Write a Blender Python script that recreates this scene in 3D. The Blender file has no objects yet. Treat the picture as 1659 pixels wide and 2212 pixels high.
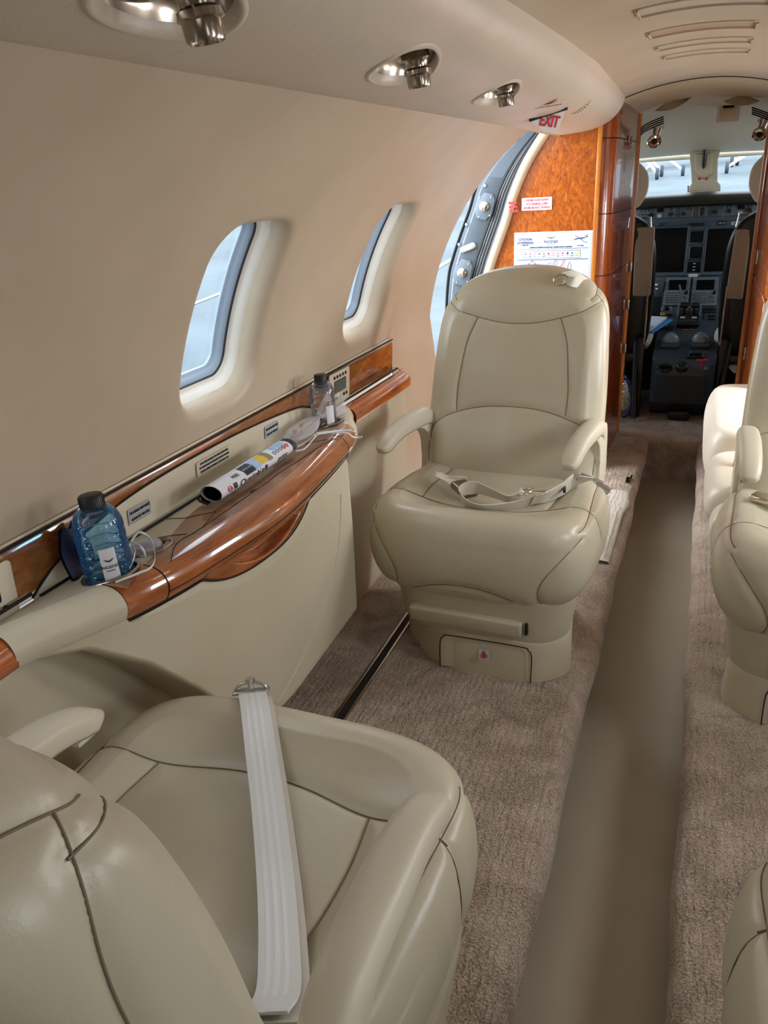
import bpy, bmesh, math, random
import numpy as np
from mathutils import Vector, Matrix, kdtree
from mathutils.bvhtree import BVHTree

# ============================================================ camera, world, light, exposure
SC = bpy.context.scene
COL = SC.collection
IW, IH, FPX = 1659.0, 2212.0, 1640.0
CAMLOC = Vector((0.0, 0.0, 1.25))
_F = Vector((710.5, -731.0, FPX)).normalized()          # cabin axis seen by the camera (x right, y down, z forward)
_V = Vector((229.5, 3794.0, FPX)); _V = (_V - _F * _V.dot(_F)).normalized()
_X = _F.cross(-_V)
ROT = Matrix((_X, _F, -_V))                             # world = ROT @ camera(right, down, forward)
cam = bpy.data.objects.new('camera', bpy.data.cameras.new('camera')); COL.objects.link(cam)
_r, _d, _f = ROT.col[0], ROT.col[1], ROT.col[2]
M = Matrix.Identity(4)
for i in range(3):
    M[i][0] = _r[i]; M[i][1] = -_d[i]; M[i][2] = -_f[i]; M[i][3] = CAMLOC[i]
cam.matrix_world = M
cam.data.sensor_fit = 'VERTICAL'; cam.data.sensor_height = 24.0
cam.data.lens = FPX / IH * 24.0
cam.data.clip_start = 0.02; cam.data.clip_end = 500
SC.camera = cam

W = bpy.data.worlds.new('overcast'); SC.world = W; W.use_nodes = True
bg = W.node_tree.nodes['Background']; bg.inputs[0].default_value = (0.80, 0.90, 1.0, 1); bg.inputs[1].default_value = 4.2

def area(name, loc, target, sx, sy, power, color=(1, 1, 1), portal=False, spread=180):
    l = bpy.data.lights.new(name, 'AREA'); l.shape = 'RECTANGLE'; l.size = sx; l.size_y = sy
    l.energy = power; l.color = color; l.spread = math.radians(spread)
    if portal: l.cycles.is_portal = True
    o = bpy.data.objects.new(name, l); COL.objects.link(o); o.location = loc
    o.rotation_euler = (Vector(target) - Vector(loc)).to_track_quat('-Z', 'Y').to_euler()
    return o
WINY = [-0.22, 0.58, 1.37, 2.17]
# added unseen fill lamps at the assumed right-hand windows, lifting left wall and aisle
for i, wy in enumerate(WINY + [2.95]):
    area('window_daylight', (0.80, wy, 1.02), (-0.5, wy, 0.85) if i < 4 else (-0.12, wy - 0.1, -0.1), 0.28, 0.36, [0.9, 1.8, 4.2, 6.5, 17.0][i], (0.95, 0.97, 1.0))
# added fill lamps that lift the cabin against the bright outdoors
area('ceiling_wash', (-0.05, -0.55, 1.50), (-0.15, 0.6, 0.2), 0.5, 0.8, 1.6, (1.0, 0.93, 0.85))
area('ceiling_wash', (0.45, 1.4, 1.42), (0.0, 1.4, 0.0), 0.12, 2.6, 3.0, (1.0, 0.94, 0.87))
# added lamp outside the open entry door, out of view, boosting its daylight
area('door_daylight', (-1.38, 3.05, 1.05), (0.1, 2.7, 0.05), 0.9, 1.2, 34, (0.94, 0.97, 1.0))
area('cockpit_window_daylight', (0.72, 4.85, 1.22), (-0.1, 4.5, 1.1), 0.5, 0.25, 1.7, (1.0, 0.97, 0.92))  # added pair of unseen fill lamps brightening the flight deck headliner
area('cockpit_window_daylight', (-0.86, 4.85, 1.22), (-0.1, 4.5, 1.1), 0.5, 0.25, 1.7, (1.0, 0.97, 0.92))
area('windshield_daylight', (-0.07, 5.6, 1.28), (-0.07, 3.0, 1.0), 1.6, 0.3, 1.0, portal=True)

SC.view_settings.view_transform = 'Standard'; SC.view_settings.look = 'None'
SC.view_settings.exposure = 0.08; SC.view_settings.gamma = 1.0; SC.view_settings.use_curve_mapping = False

# ============================================================ materials
def srgb(r, g, b):
    f = lambda c: ((c / 255) / 12.92) if c / 255 <= 0.04045 else (((c / 255) + 0.055) / 1.055) ** 2.4
    return (f(r), f(g), f(b), 1)
MAT = {}
def base_mat(name, col, rough=0.5, metal=0.0, coat=0.0, spec=0.5, sheen=0.0, emis=None, es=0.0):
    m = bpy.data.materials.new(name); m.use_nodes = True
    p = m.node_tree.nodes['Principled BSDF']
    p.inputs['Base Color'].default_value = col; p.inputs['Roughness'].default_value = rough
    p.inputs['Metallic'].default_value = metal; p.inputs['Coat Weight'].default_value = coat
    p.inputs['Coat Roughness'].default_value = 0.03
    p.inputs['Specular IOR Level'].default_value = spec
    p.inputs['Sheen Weight'].default_value = sheen
    if emis: p.inputs['Emission Color'].default_value = emis; p.inputs['Emission Strength'].default_value = es
    MAT[name] = m
    return m, m.node_tree, p
def coords(nt, scale=(1, 1, 1), kind='Object'):
    tc = nt.nodes.new('ShaderNodeTexCoord'); mp = nt.nodes.new('ShaderNodeMapping')
    mp.inputs['Scale'].default_value = scale; nt.links.new(tc.outputs[kind], mp.inputs[0]); return mp.outputs[0]
def noise(nt, vec, scale, detail=3, rough=0.5, dist=0.0):
    n = nt.nodes.new('ShaderNodeTexNoise'); n.inputs['Scale'].default_value = scale
    n.inputs['Detail'].default_value = detail; n.inputs['Roughness'].default_value = rough
    n.inputs['Distortion'].default_value = dist; nt.links.new(vec, n.inputs['Vector']); return n.outputs['Fac']
def ramp(nt, fac, stops):
    r = nt.nodes.new('ShaderNodeValToRGB'); e = r.color_ramp.elements
    while len(e) < len(stops): e.new(0.5)
    for el, (p, c) in zip(e, stops): el.position = p; el.color = c
    nt.links.new(fac, r.inputs[0]); return r.outputs[0]
def bump(nt, p, h, strength, dist, prev=None):
    b = nt.nodes.new('ShaderNodeBump'); b.inputs['Strength'].default_value = strength; b.inputs['Distance'].default_value = dist
    nt.links.new(h, b.inputs['Height'])
    if prev: nt.links.new(prev, b.inputs['Normal'])
    nt.links.new(b.outputs[0], p.inputs['Normal']); return b.outputs[0]
def leather(name, c1, c2, rough=0.36, grain=0.12, wr=0.25):
    m, nt, p = base_mat(name, c1, rough)
    v = coords(nt)
    n = noise(nt, v, 5.0, 3)
    nt.links.new(ramp(nt, n, [(0.35, c1), (0.7, c2)]), p.inputs['Base Color'])
    a = bump(nt, p, noise(nt, v, 14, 3, 0.55, 0.6), wr, 0.004)
    vo = nt.nodes.new('ShaderNodeTexVoronoi'); vo.inputs['Scale'].default_value = 420; nt.links.new(v, vo.inputs['Vector'])
    bump(nt, p, vo.outputs['Distance'], grain, 0.0006, a)
    return m
leather('leather', srgb(195, 187, 165), srgb(187, 178, 155), 0.33)
leather('leather_pale', srgb(226, 219, 203), srgb(220, 213, 196))
leather('arm_leather', srgb(208, 200, 180), srgb(203, 194, 174), 0.42, 0.08, 0.08)
leather('lining', srgb(193, 176, 154), srgb(184, 168, 145), 0.44, 0.10, 0.15)
leather('valence', srgb(200, 185, 169), srgb(193, 180, 163), 0.38, 0.16, 0.3)
leather('panel_beige', srgb(198, 188, 164), srgb(191, 181, 156), 0.5, 0.06, 0.05)
leather('ledge_beige', srgb(206, 196, 174), srgb(200, 190, 168), 0.42, 0.12, 0.05)
def wood(name, stops, scale, stretch, rough=0.22, coat=1.0, dist=2.0, kind='Object'):
    m, nt, p = base_mat(name, stops[0][1], rough, coat=coat)
    v = coords(nt, stretch, kind)
    n1 = noise(nt, v, scale, 6, 0.65, dist)
    n2 = noise(nt, v, scale * 3.7, 5, 0.6, dist * 0.6)
    mx = nt.nodes.new('ShaderNodeMath'); mx.operation = 'MULTIPLY_ADD'; mx.inputs[1].default_value = 0.45
    nt.links.new(n2, mx.inputs[0])
    m2 = nt.nodes.new('ShaderNodeMath'); m2.operation = 'MULTIPLY'; m2.inputs[1].default_value = 0.55
    nt.links.new(n1, m2.inputs[0]); nt.links.new(m2.outputs[0], mx.inputs[2])
    nt.links.new(ramp(nt, mx.outputs[0], stops), p.inputs['Base Color'])
    return m
wood('burl', [(0.32, srgb(84, 36, 8)), (0.44, srgb(142, 68, 14)), (0.55, srgb(172, 88, 18)), (0.70, srgb(204, 122, 38))], 16, (1, 1, 0.5), 0.3, 0.6, 4.5)
wood('cabinet_wood', [(0.3, srgb(78, 30, 8)), (0.5, srgb(140, 64, 20)), (0.75, srgb(182, 98, 36))], 6, (1.5, 1.5, 0.22), 0.25, 0.7, 1.5)
wood('edge_wood', [(0.3, srgb(150, 80, 20)), (0.6, srgb(206, 128, 44)), (0.8, srgb(226, 156, 68))], 8, (1.5, 1.5, 0.3), 0.3, 0.6, 1.0)
wood('ledge_wood', [(0.3, srgb(98, 46, 18)), (0.5, srgb(162, 90, 44)), (0.72, srgb(194, 120, 66))], 6, (2.5, 0.35, 2.5), 0.2, 1.0, 1.2)
wood('ledge_veneer', [(0.3, srgb(92, 56, 32)), (0.5, srgb(146, 98, 62)), (0.72, srgb(170, 122, 82))], 16, (0.5, 2.4, 1), 0.34, 0.35, 1.8)
wood('strip_wood', [(0.3, srgb(92, 46, 18)), (0.5, srgb(140, 82, 38)), (0.72, srgb(168, 112, 56))], 8, (2.0, 0.7, 2.0), 0.2, 1.0, 1.6)
wood('rail_wood', [(0.3, srgb(128, 56, 18)), (0.5, srgb(176, 92, 38)), (0.75, srgb(204, 122, 60))], 6, (2.5, 0.35, 2.5), 0.2, 1.0, 1.2)
# carpet
def carpet(name, c1, c2, c3):
    m, nt, p = base_mat(name, c1, 0.95, spec=0.1, sheen=0.3)
    v = coords(nt)
    n = noise(nt, v, 9, 4, 0.6, 0.8)
    f = noise(nt, v, 230, 2, 0.6)
    ad = nt.nodes.new('ShaderNodeMath'); ad.operation = 'MULTIPLY_ADD'; ad.inputs[1].default_value = 0.45
    m2 = nt.nodes.new('ShaderNodeMath'); m2.operation = 'MULTIPLY'; m2.inputs[1].default_value = 0.55
    nt.links.new(n, ad.inputs[0]); nt.links.new(f, m2.inputs[0]); nt.links.new(m2.outputs[0], ad.inputs[2])
    nt.links.new(ramp(nt, ad.outputs[0], [(0.34, c1), (0.5, c2), (0.66, c3)]), p.inputs['Base Color'])
    v2 = coords(nt, (1, 0.35, 1))
    a = bump(nt, p, noise(nt, v2, 210, 3, 0.7, 1.2), 0.9, 0.006)
    vo = nt.nodes.new('ShaderNodeTexVoronoi'); vo.inputs['Scale'].default_value = 190; nt.links.new(v, vo.inputs['Vector'])
    a = bump(nt, p, vo.outputs['Distance'], 0.7, 0.004, a)
    wv = nt.nodes.new('ShaderNodeTexWave'); wv.inputs['Scale'].default_value = 11; wv.inputs['Distortion'].default_value = 6
    wv.inputs['Detail'].default_value = 2; wv.inputs['Detail Scale'].default_value = 1.5
    nt.links.new(coords(nt, (1.6, 1, 1)), wv.inputs['Vector'])
    bump(nt, p, wv.outputs['Fac'], 0.45, 0.006, a)
    return m
carpet('carpet', srgb(124, 105, 90), srgb(178, 158, 140), srgb(214, 197, 180))
carpet('mat_fibre', srgb(200, 190, 176), srgb(218, 209, 196), srgb(230, 223, 212))
m, nt, p = base_mat('runner', srgb(164, 154, 136), 0.3, spec=0.8, coat=0.25); p.inputs['Coat Roughness'].default_value = 0.22
v = coords(nt)
bump(nt, p, noise(nt, coords(nt, (1.2, 0.5, 1)), 3.2, 2, 0.4, 0.5), 0.35, 0.02)
for nm, c, r, me in [('black_plastic', srgb(16, 16, 17), 0.42, 0), ('black_satin', srgb(10, 10, 11), 0.3, 0), ('rubber', srgb(22, 23, 26), 0.5, 0),
    ('screen', srgb(5, 7, 10), 0.35, 0), ('panel_grey', srgb(88, 104, 116), 0.5, 0), ('panel_grey_dark', srgb(62, 76, 88), 0.5, 0),
    ('pedestal_grey', srgb(56, 66, 76), 0.45, 0), ('chrome', srgb(214, 206, 192), 0.12, 1), ('nickel', srgb(166, 156, 144), 0.2, 1),
    ('steel', srgb(200, 200, 204), 0.25, 1), ('buckle_bronze', srgb(140, 124, 104), 0.28, 1), ('white_plastic', srgb(226, 222, 212), 0.45, 0),
    ('reveal_white', srgb(238, 236, 228), 0.35, 0), ('gasket', srgb(30, 34, 44), 0.5, 0), ('frame_blue', srgb(150, 166, 184), 0.35, 0),
    ('jamb_grey', srgb(74, 84, 94), 0.38, 0), ('seal', srgb(34, 38, 44), 0.3, 0), ('belt', srgb(206, 200, 188), 0.7, 0),
    ('belt_silver', srgb(228, 229, 228), 0.45, 0), ('seam', srgb(122, 110, 88), 0.8, 0), ('dark_gap', srgb(18, 14, 11), 0.8, 0),
    ('cream_plastic', srgb(214, 203, 180), 0.4, 0), ('lcd', srgb(96, 108, 100), 0.15, 0), ('lcd_navy', srgb(28, 30, 52), 0.12, 0),
    ('paper', srgb(196, 208, 230), 0.5, 0), ('label_white', srgb(218, 218, 224), 0.5, 0), ('ink', srgb(40, 40, 46), 0.6, 0), ('ink_blue', srgb(34, 50, 104), 0.6, 0),
    ('ink_red', srgb(206, 44, 66), 0.6, 0), ('ink_pink', srgb(222, 70, 110), 0.6, 0), ('ink_orange', srgb(236, 150, 50), 0.6, 0), ('ink_yellow', srgb(226, 206, 60), 0.6, 0),
    ('ink_lightblue', srgb(150, 190, 232), 0.6, 0), ('navy', srgb(30, 40, 62), 0.5, 0), ('news_yellow', srgb(214, 180, 74), 0.5, 0), ('news_olive', srgb(140, 128, 96), 0.5, 0),
    ('sign_white', srgb(238, 236, 236), 0.4, 0), ('label_grey', srgb(196, 200, 202), 0.45, 0), ('label_clear', srgb(204, 196, 174), 0.3, 0),
    ('ribbon_white', srgb(236, 238, 240), 0.35, 0), ('dried_fruit', srgb(128, 66, 62), 0.5, 0), ('golden', srgb(176, 150, 66), 0.4, 0),
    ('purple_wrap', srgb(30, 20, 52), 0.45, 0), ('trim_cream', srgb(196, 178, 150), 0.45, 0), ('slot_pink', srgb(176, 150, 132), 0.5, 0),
    ('headliner', srgb(206, 196, 172), 0.6, 0), ('cockpit_cream', srgb(206, 198, 176), 0.5, 0), ('shell_tan', srgb(150, 130, 108), 0.5, 0),
    ('sheepskin', srgb(232, 228, 216), 0.95, 0), ('blue_folder', srgb(60, 150, 214), 0.4, 0), ('foil', srgb(190, 186, 178), 0.25, 1),
    ('blue_trim', srgb(30, 52, 120), 0.5, 0), ('copper_strap', srgb(196, 110, 78), 0.4, 0), ('white_key', srgb(205, 212, 216), 0.5, 0),
    ('aircraft_white', srgb(240, 242, 245), 0.3, 0), ('tyre', srgb(60, 68, 78), 0.7, 0), ('aircraft_red', srgb(200, 60, 90), 0.4, 0),
    ('amber', srgb(232, 172, 44), 0.5, 0), ('red_paint', srgb(206, 36, 52), 0.4, 0), ('lamp_red', srgb(220, 60, 40), 0.4, 0), ('dome_grey', srgb(120, 132, 142), 0.35, 0)]:
    base_mat(nm, c, r, me)
MAT['screen'].node_tree.nodes['Principled BSDF'].inputs['Specular IOR Level'].default_value = 0.15
# sheepskin and foil texture
for nm, sc_, st, ds in [('sheepskin', 90, 1.0, 0.01), ('foil', 60, 0.9, 0.01)]:
    mm = MAT[nm]; pp = mm.node_tree.nodes['Principled BSDF']
    bump(mm.node_tree, pp, noise(mm.node_tree, coords(mm.node_tree), sc_, 3, 0.6, 1.0), st, ds)
# webbing stripes
mm = MAT['belt_silver']; nt = mm.node_tree; pp = nt.nodes['Principled BSDF']
m, nt, p = base_mat('tarmac', srgb(128, 140, 148), 0.8)
v = coords(nt); n = noise(nt, v, 0.35, 5, 0.6, 0.4)
nt.links.new(ramp(nt, n, [(0.3, srgb(80, 92, 98)), (0.5, srgb(95, 106, 112)), (0.72, srgb(112, 121, 126))]), p.inputs['Base Color'])
def clear(name, tint, fres=1.45, gloss_tint=(1, 1, 1, 1), extra=0.0, rough=0.02, dcol=(0.85, 0.84, 0.88, 1)):
    m = bpy.data.materials.new(name); m.use_nodes = True; nt = m.node_tree; nt.nodes.clear()
    out = nt.nodes.new('ShaderNodeOutputMaterial'); tr = nt.nodes.new('ShaderNodeBsdfTransparent'); tr.inputs[0].default_value = tint
    gl = nt.nodes.new('ShaderNodeBsdfGlossy'); gl.inputs['Roughness'].default_value = rough; gl.inputs[0].default_value = gloss_tint
    fr = nt.nodes.new('ShaderNodeFresnel'); fr.inputs[0].default_value = fres
    mx = nt.nodes.new('ShaderNodeMixShader'); nt.links.new(fr.outputs[0], mx.inputs[0])
    nt.links.new(tr.outputs[0], mx.inputs[1]); nt.links.new(gl.outputs[0], mx.inputs[2])
    last = mx.outputs[0]
    if extra:
        df = nt.nodes.new('ShaderNodeBsdfDiffuse'); df.inputs[0].default_value = dcol
        m2 = nt.nodes.new('ShaderNodeMixShader'); m2.inputs[0].default_value = extra
        nt.links.new(last, m2.inputs[1]); nt.links.new(df.outputs[0], m2.inputs[2]); last = m2.outputs[0]
    nt.links.new(last, out.inputs[0]); MAT[name] = m; return m
clear('glass', (0.97, 0.985, 0.99, 1), 1.25)
clear('bottle_blue', (0.62, 0.86, 1.0, 1), 1.4, extra=0.10, dcol=(0.05, 0.32, 0.72, 1))
clear('bottle_clear', (0.93, 0.94, 0.95, 1), 1.4, extra=0.05)
clear('organza', (0.97, 0.96, 0.97, 1), 1.05, extra=0.34, rough=0.3)
clear('laminate', (0.99, 0.99, 0.99, 1), 1.35)

# ============================================================ object helpers
WLOC = {}
def tag(o, label=None, cat=None, group=None, kind=None):
    if label: o['label'] = label
    if cat: o['category'] = cat
    if group: o['group'] = group
    if kind: o['kind'] = kind
    return o
def thing(name, label, cat, loc=(0, 0, 0), group=None):
    o = bpy.data.objects.new(name, None); COL.objects.link(o); o.location = loc
    o.empty_display_size = 0.05; WLOC[o.name] = Vector(loc); return tag(o, label, cat, group)
class MB:
    """collects shapes in world coordinates; one MB becomes one mesh"""
    def __init__(s): s.v = []; s.f = []; s.n = 0; s.seams = None
    def add(s, vs, fs):
        vs = np.asarray(vs, float).reshape(-1, 3); b = s.n
        s.v.append(vs); s.n += len(vs); s.f += [tuple(i + b for i in f) for f in fs]; return s
    def grid(s, P, cu=False, cv=False, flip=False):
        """P: array (nu, nv, 3)"""
        nu, nv = P.shape[:2]; fs = []
        for i in range(nu - (0 if cu else 1)):
            i2 = (i + 1) % nu
            for j in range(nv - (0 if cv else 1)):
                j2 = (j + 1) % nv
                q = (i * nv + j, i2 * nv + j, i2 * nv + j2, i * nv + j2)
                fs.append(q[::-1] if flip else q)
        return s.add(P.reshape(-1, 3), fs)
    def box(s, c, size, rot=None, bev=0.0, seg=2):
        bm = bmesh.new(); bmesh.ops.create_cube(bm, size=1.0)
        for v in bm.verts: v.co = Vector((v.co.x * size[0], v.co.y * size[1], v.co.z * size[2]))
        if bev > 0: bmesh.ops.bevel(bm, geom=list(bm.edges), offset=min(bev, min(size) * 0.49), segments=seg, profile=0.5, affect='EDGES')
        R = Matrix.Identity(3) if rot is None else (rot if isinstance(rot, Matrix) else Matrix.Rotation(rot, 3, 'Z'))
        vs = [R @ v.co + Vector(c) for v in bm.verts]; bm.verts.index_update()
        fs = [[v.index for v in f.verts] for f in bm.faces]; bm.free()
        return s.add([tuple(v) for v in vs], fs)
    def tube(s, pts, r, seg=8, closed=False, cap=True, flat=None):
        pts = [Vector(p) for p in pts]; n = len(pts); rings = []
        rr = r if hasattr(r, '__len__') else [r] * n
        up = None
        for i, p in enumerate(pts):
            a = pts[(i - 1) % n] if (closed or i > 0) else p; b = pts[(i + 1) % n] if (closed or i < n - 1) else p
            t = (b - a).normalized()
            if up is None:
                up = Vector((0, 0, 1)) if abs(t.z) < 0.9 else Vector((0, 1, 0))
            u = (up - t * up.dot(t)).normalized(); up = u; w = t.cross(u)
            ku, kw = (1, 1) if flat is None else flat
            rings.append([tuple(p + (u * math.cos(2 * math.pi * k / seg) * ku + w * math.sin(2 * math.pi * k / seg) * kw) * rr[i]) for k in range(seg)])
        P = np.array(rings); s.grid(P, cu=closed, cv=True)
        if cap and not closed:
            b = s.n - n * seg; s.f.append(tuple(b + k for k in range(seg))[::-1]); s.f.append(tuple(b + (n - 1) * seg + k for k in range(seg)))
        return s
    def lathe(s, prof, c=(0, 0, 0), axis=(0, 0, 1), seg=32, cap=False):
        ax = Vector(axis).normalized(); q = Vector((0, 0, 1)).rotation_difference(ax)
        P = np.array([[tuple(q @ Vector((r * math.cos(2 * math.pi * k / seg), r * math.sin(2 * math.pi * k / seg), z)) + Vector(c)) for k in range(seg)] for r, z in prof])
        s.grid(P, cv=True, flip=True)
        if cap:
            b = s.n - len(prof) * seg; s.f.append(tuple(b + k for k in range(seg))[::-1]); s.f.append(tuple(b + (len(prof) - 1) * seg + k for k in range(seg)))
        return s
    def prism(s, poly, h, origin=(0, 0, 0), ux=(1, 0, 0), uy=(0, 1, 0), bev=0.0):
        """2-D polygon in the plane (ux, uy), extruded by h along ux x uy"""
        ux = Vector(ux).normalized(); uy = Vector(uy); uy = (uy - ux * uy.dot(ux)).normalized(); n = ux.cross(uy); o = Vector(origin)
        bm = bmesh.new(); vs = [bm.verts.new(o + ux * a + uy * b) for a, b in poly]; f = bm.faces.new(vs)
        r = bmesh.ops.extrude_face_region(bm, geom=[f]); ev = [e for e in r['geom'] if isinstance(e, bmesh.types.BMVert)]
        for v in ev: v.co += n * h
        if bev > 0:
            ed = [e for e in bm.edges if all(v in ev for v in e.verts)]
            bmesh.ops.bevel(bm, geom=ed, offset=bev, segments=3, profile=0.5, affect='EDGES')
        bmesh.ops.recalc_face_normals(bm, faces=list(bm.faces)); bm.verts.index_update()
        s.add([tuple(v.co) for v in bm.verts], [[v.index for v in f.verts] for f in bm.faces]); bm.free(); return s
    def build(s, name, mat, parent=None, smooth=True, sharp=40, label=None, cat=None, group=None, kind=None, recalc=False):
        V = np.vstack(s.v)
        if parent is None:
            loc = Vector(((V[:, 0].min() + V[:, 0].max()) / 2, (V[:, 1].min() + V[:, 1].max()) / 2, V[:, 2].min()))
            org = loc
        else: org = WLOC[parent.name]; loc = Vector((0, 0, 0))
        me = bpy.data.meshes.new(name); me.from_pydata((V - np.array(org)).tolist(), [], s.f); me.update()
        if recalc:
            bm = bmesh.new(); bm.from_mesh(me); bmesh.ops.recalc_face_normals(bm, faces=list(bm.faces)); bm.to_mesh(me); bm.free()
        o = bpy.data.objects.new(name, me); COL.objects.link(o)
        me.materials.append(MAT[mat] if isinstance(mat, str) else mat)
        if parent: o.parent = parent
        o.location = loc; WLOC[o.name] = Vector(org)
        if smooth:
            me.polygons.foreach_set('use_smooth', [True] * len(me.polygons))
            if sharp < 180: me.set_sharp_from_angle(angle=math.radians(sharp))
        return tag(o, label, cat, group, kind)
def at(u, v, y=None, x=None, z=None):
    """measured point: where the sight line of pixel (u, v) meets a plane of the cabin"""
    d = ROT @ Vector((u - IW / 2, v - IH / 2, FPX))
    if y is not None: t = (y - CAMLOC.y) / d.y
    elif x is not None: t = (x - CAMLOC.x) / d.x
    else: t = (z - CAMLOC.z) / d.z
    return CAMLOC + d * t
def cr(pts, n=12, closed=False):
    """Catmull-Rom through points (tuples of any dimension)"""
    P = [np.array(p, float) for p in pts]; m = len(P); out = []
    rng = range(m) if closed else range(m - 1)
    for i in rng:
        p1, p2 = P[i], P[(i + 1) % m]
        p0 = P[i - 1] if (closed or i > 0) else p1 * 2 - p2
        p3 = P[(i + 2) % m] if (closed or i < m - 2) else p2 * 2 - p1
        for k in range(n):
            t = k / n; out.append(0.5 * ((2 * p1) + (-p0 + p2) * t + (2 * p0 - 5 * p1 + 4 * p2 - p3) * t * t + (-p0 + 3 * p1 - 3 * p2 + p3) * t ** 3))
    if not closed: out.append(P[-1])
    return np.array(out)
def rrect(w, h, r, n=6, cx=0, cy=0):
    pts = []
    for sx, sy, a0 in ((1, 1, 0), (-1, 1, 90), (-1, -1, 180), (1, -1, 270)):
        for k in range(n + 1):
            a = math.radians(a0 + 90 * k / n); pts.append((cx + sx * (w / 2 - r) + r * math.cos(a), cy + sy * (h / 2 - r) + r * math.sin(a)))
    return pts
def dense(poly, step=0.012):
    out = []
    for i, p in enumerate(poly):
        q = poly[(i + 1) % len(poly)]; k = max(1, int(round(math.hypot(q[0] - p[0], q[1] - p[1]) / step)))
        out += [(p[0] + (q[0] - p[0]) * t / k, p[1] + (q[1] - p[1]) * t / k) for t in range(k)]
    return out
def text_mb(mb, s, size, origin, ux, uy, depth=0.0004, align='CENTER', bold=0.0, sx=1.0):
    c = bpy.data.curves.new('t', 'FONT'); c.body = s; c.size = size; c.align_x = align; c.align_y = 'CENTER'; c.extrude = depth; c.offset = bold; c.resolution_u = 2
    o = bpy.data.objects.new('t', c); COL.objects.link(o); dg = bpy.context.evaluated_depsgraph_get(); dg.update()
    me = o.evaluated_get(dg).to_mesh()
    ux = Vector(ux).normalized(); uy = Vector(uy); uy = (uy - ux * uy.dot(ux)).normalized(); n = ux.cross(uy); og = Vector(origin)
    if len(me.vertices):
        mb.add([tuple(og + ux * v.co.x * sx + uy * v.co.y + n * v.co.z) for v in me.vertices], [tuple(p.vertices) for p in me.polygons])
    o.evaluated_get(dg).to_mesh_clear(); bpy.data.objects.remove(o); bpy.data.curves.remove(c)
    return mb
def ribbon(mb, pts, wdir, w, th=0.0016, n=8):
    """a strap: centre line pts, width direction wdir (vector or list), thickness th"""
    C_ = cr(pts, n); m = len(C_)
    if hasattr(wdir[0], '__len__'): D = cr(wdir, n)
    else: D = np.tile(np.array(wdir, float), (m, 1))
    T = np.gradient(C_, axis=0); T /= np.linalg.norm(T, axis=1)[:, None] + 1e-9
    D = D - T * (D * T).sum(1)[:, None]; D /= np.linalg.norm(D, axis=1)[:, None]
    N = np.cross(T, D); h = w / 2; t = th / 2
    P = np.stack([C_ - D * h - N * t, C_ + D * h - N * t, C_ + D * h + N * t, C_ - D * h + N * t], 1)
    mb.grid(P, cv=True); b = mb.n - m * 4
    mb.f.append((b + 3, b + 2, b + 1, b)); mb.f.append((b + (m - 1) * 4, b + (m - 1) * 4 + 1, b + (m - 1) * 4 + 2, b + (m - 1) * 4 + 3)); return mb
def copy_tree(o, parent=None):
    c = o.copy(); COL.objects.link(c); c.parent = parent
    for ch in list(o.children): copy_tree(ch, c)
    return c

# ============================================================ the setting: fuselage shell
CX, RAD = -0.07, 0.915
def cz(y): return 0.640 + 0.009 * y
def shell(y, a, dr=0.0, side=-1):
    r = RAD + dr; a = np.radians(a); y = np.asarray(y, float)
    return np.stack(np.broadcast_arrays(CX + side * r * np.cos(a), y, cz(y) + r * np.sin(a)), -1)
A0, A1 = 7.5, 55.5
WC = [-0.21, 0.59, 1.39, 2.19]; AC = 24.2; HW, HH, WR = 0.135, 0.196, 0.07
K = 180 / (math.pi * RAD)
def wout(d):
    """window outline grown by d, with the same number of points for every d"""
    r = max(WR + d, 0.012); w, h = HW + d - r, HH + d - r; out = []
    for sx, sy, a0, L_, dx, dy in ((1, 1, 0, w, -1, 0), (-1, 1, 90, h, 0, -1), (-1, -1, 180, w, 1, 0), (1, -1, 270, h, 0, 1)):
        for k in range(12):
            a = math.radians(a0 + 90 * k / 12); out.append((sx * w + r * math.cos(a), sy * h + r * math.sin(a)))
        a = math.radians(a0 + 90); x, y = sx * w + r * math.cos(a), sy * h + r * math.sin(a)
        for k in range(20): out.append((x + dx * 2 * L_ * k / 20, y + dy * 2 * L_ * k / 20))
    return out
def wring(yc, side, d, dr, N=25):
    P = wout(d)
    return np.array([shell(yc + a, AC + b * K, dr, side) for a, b in P])
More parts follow.
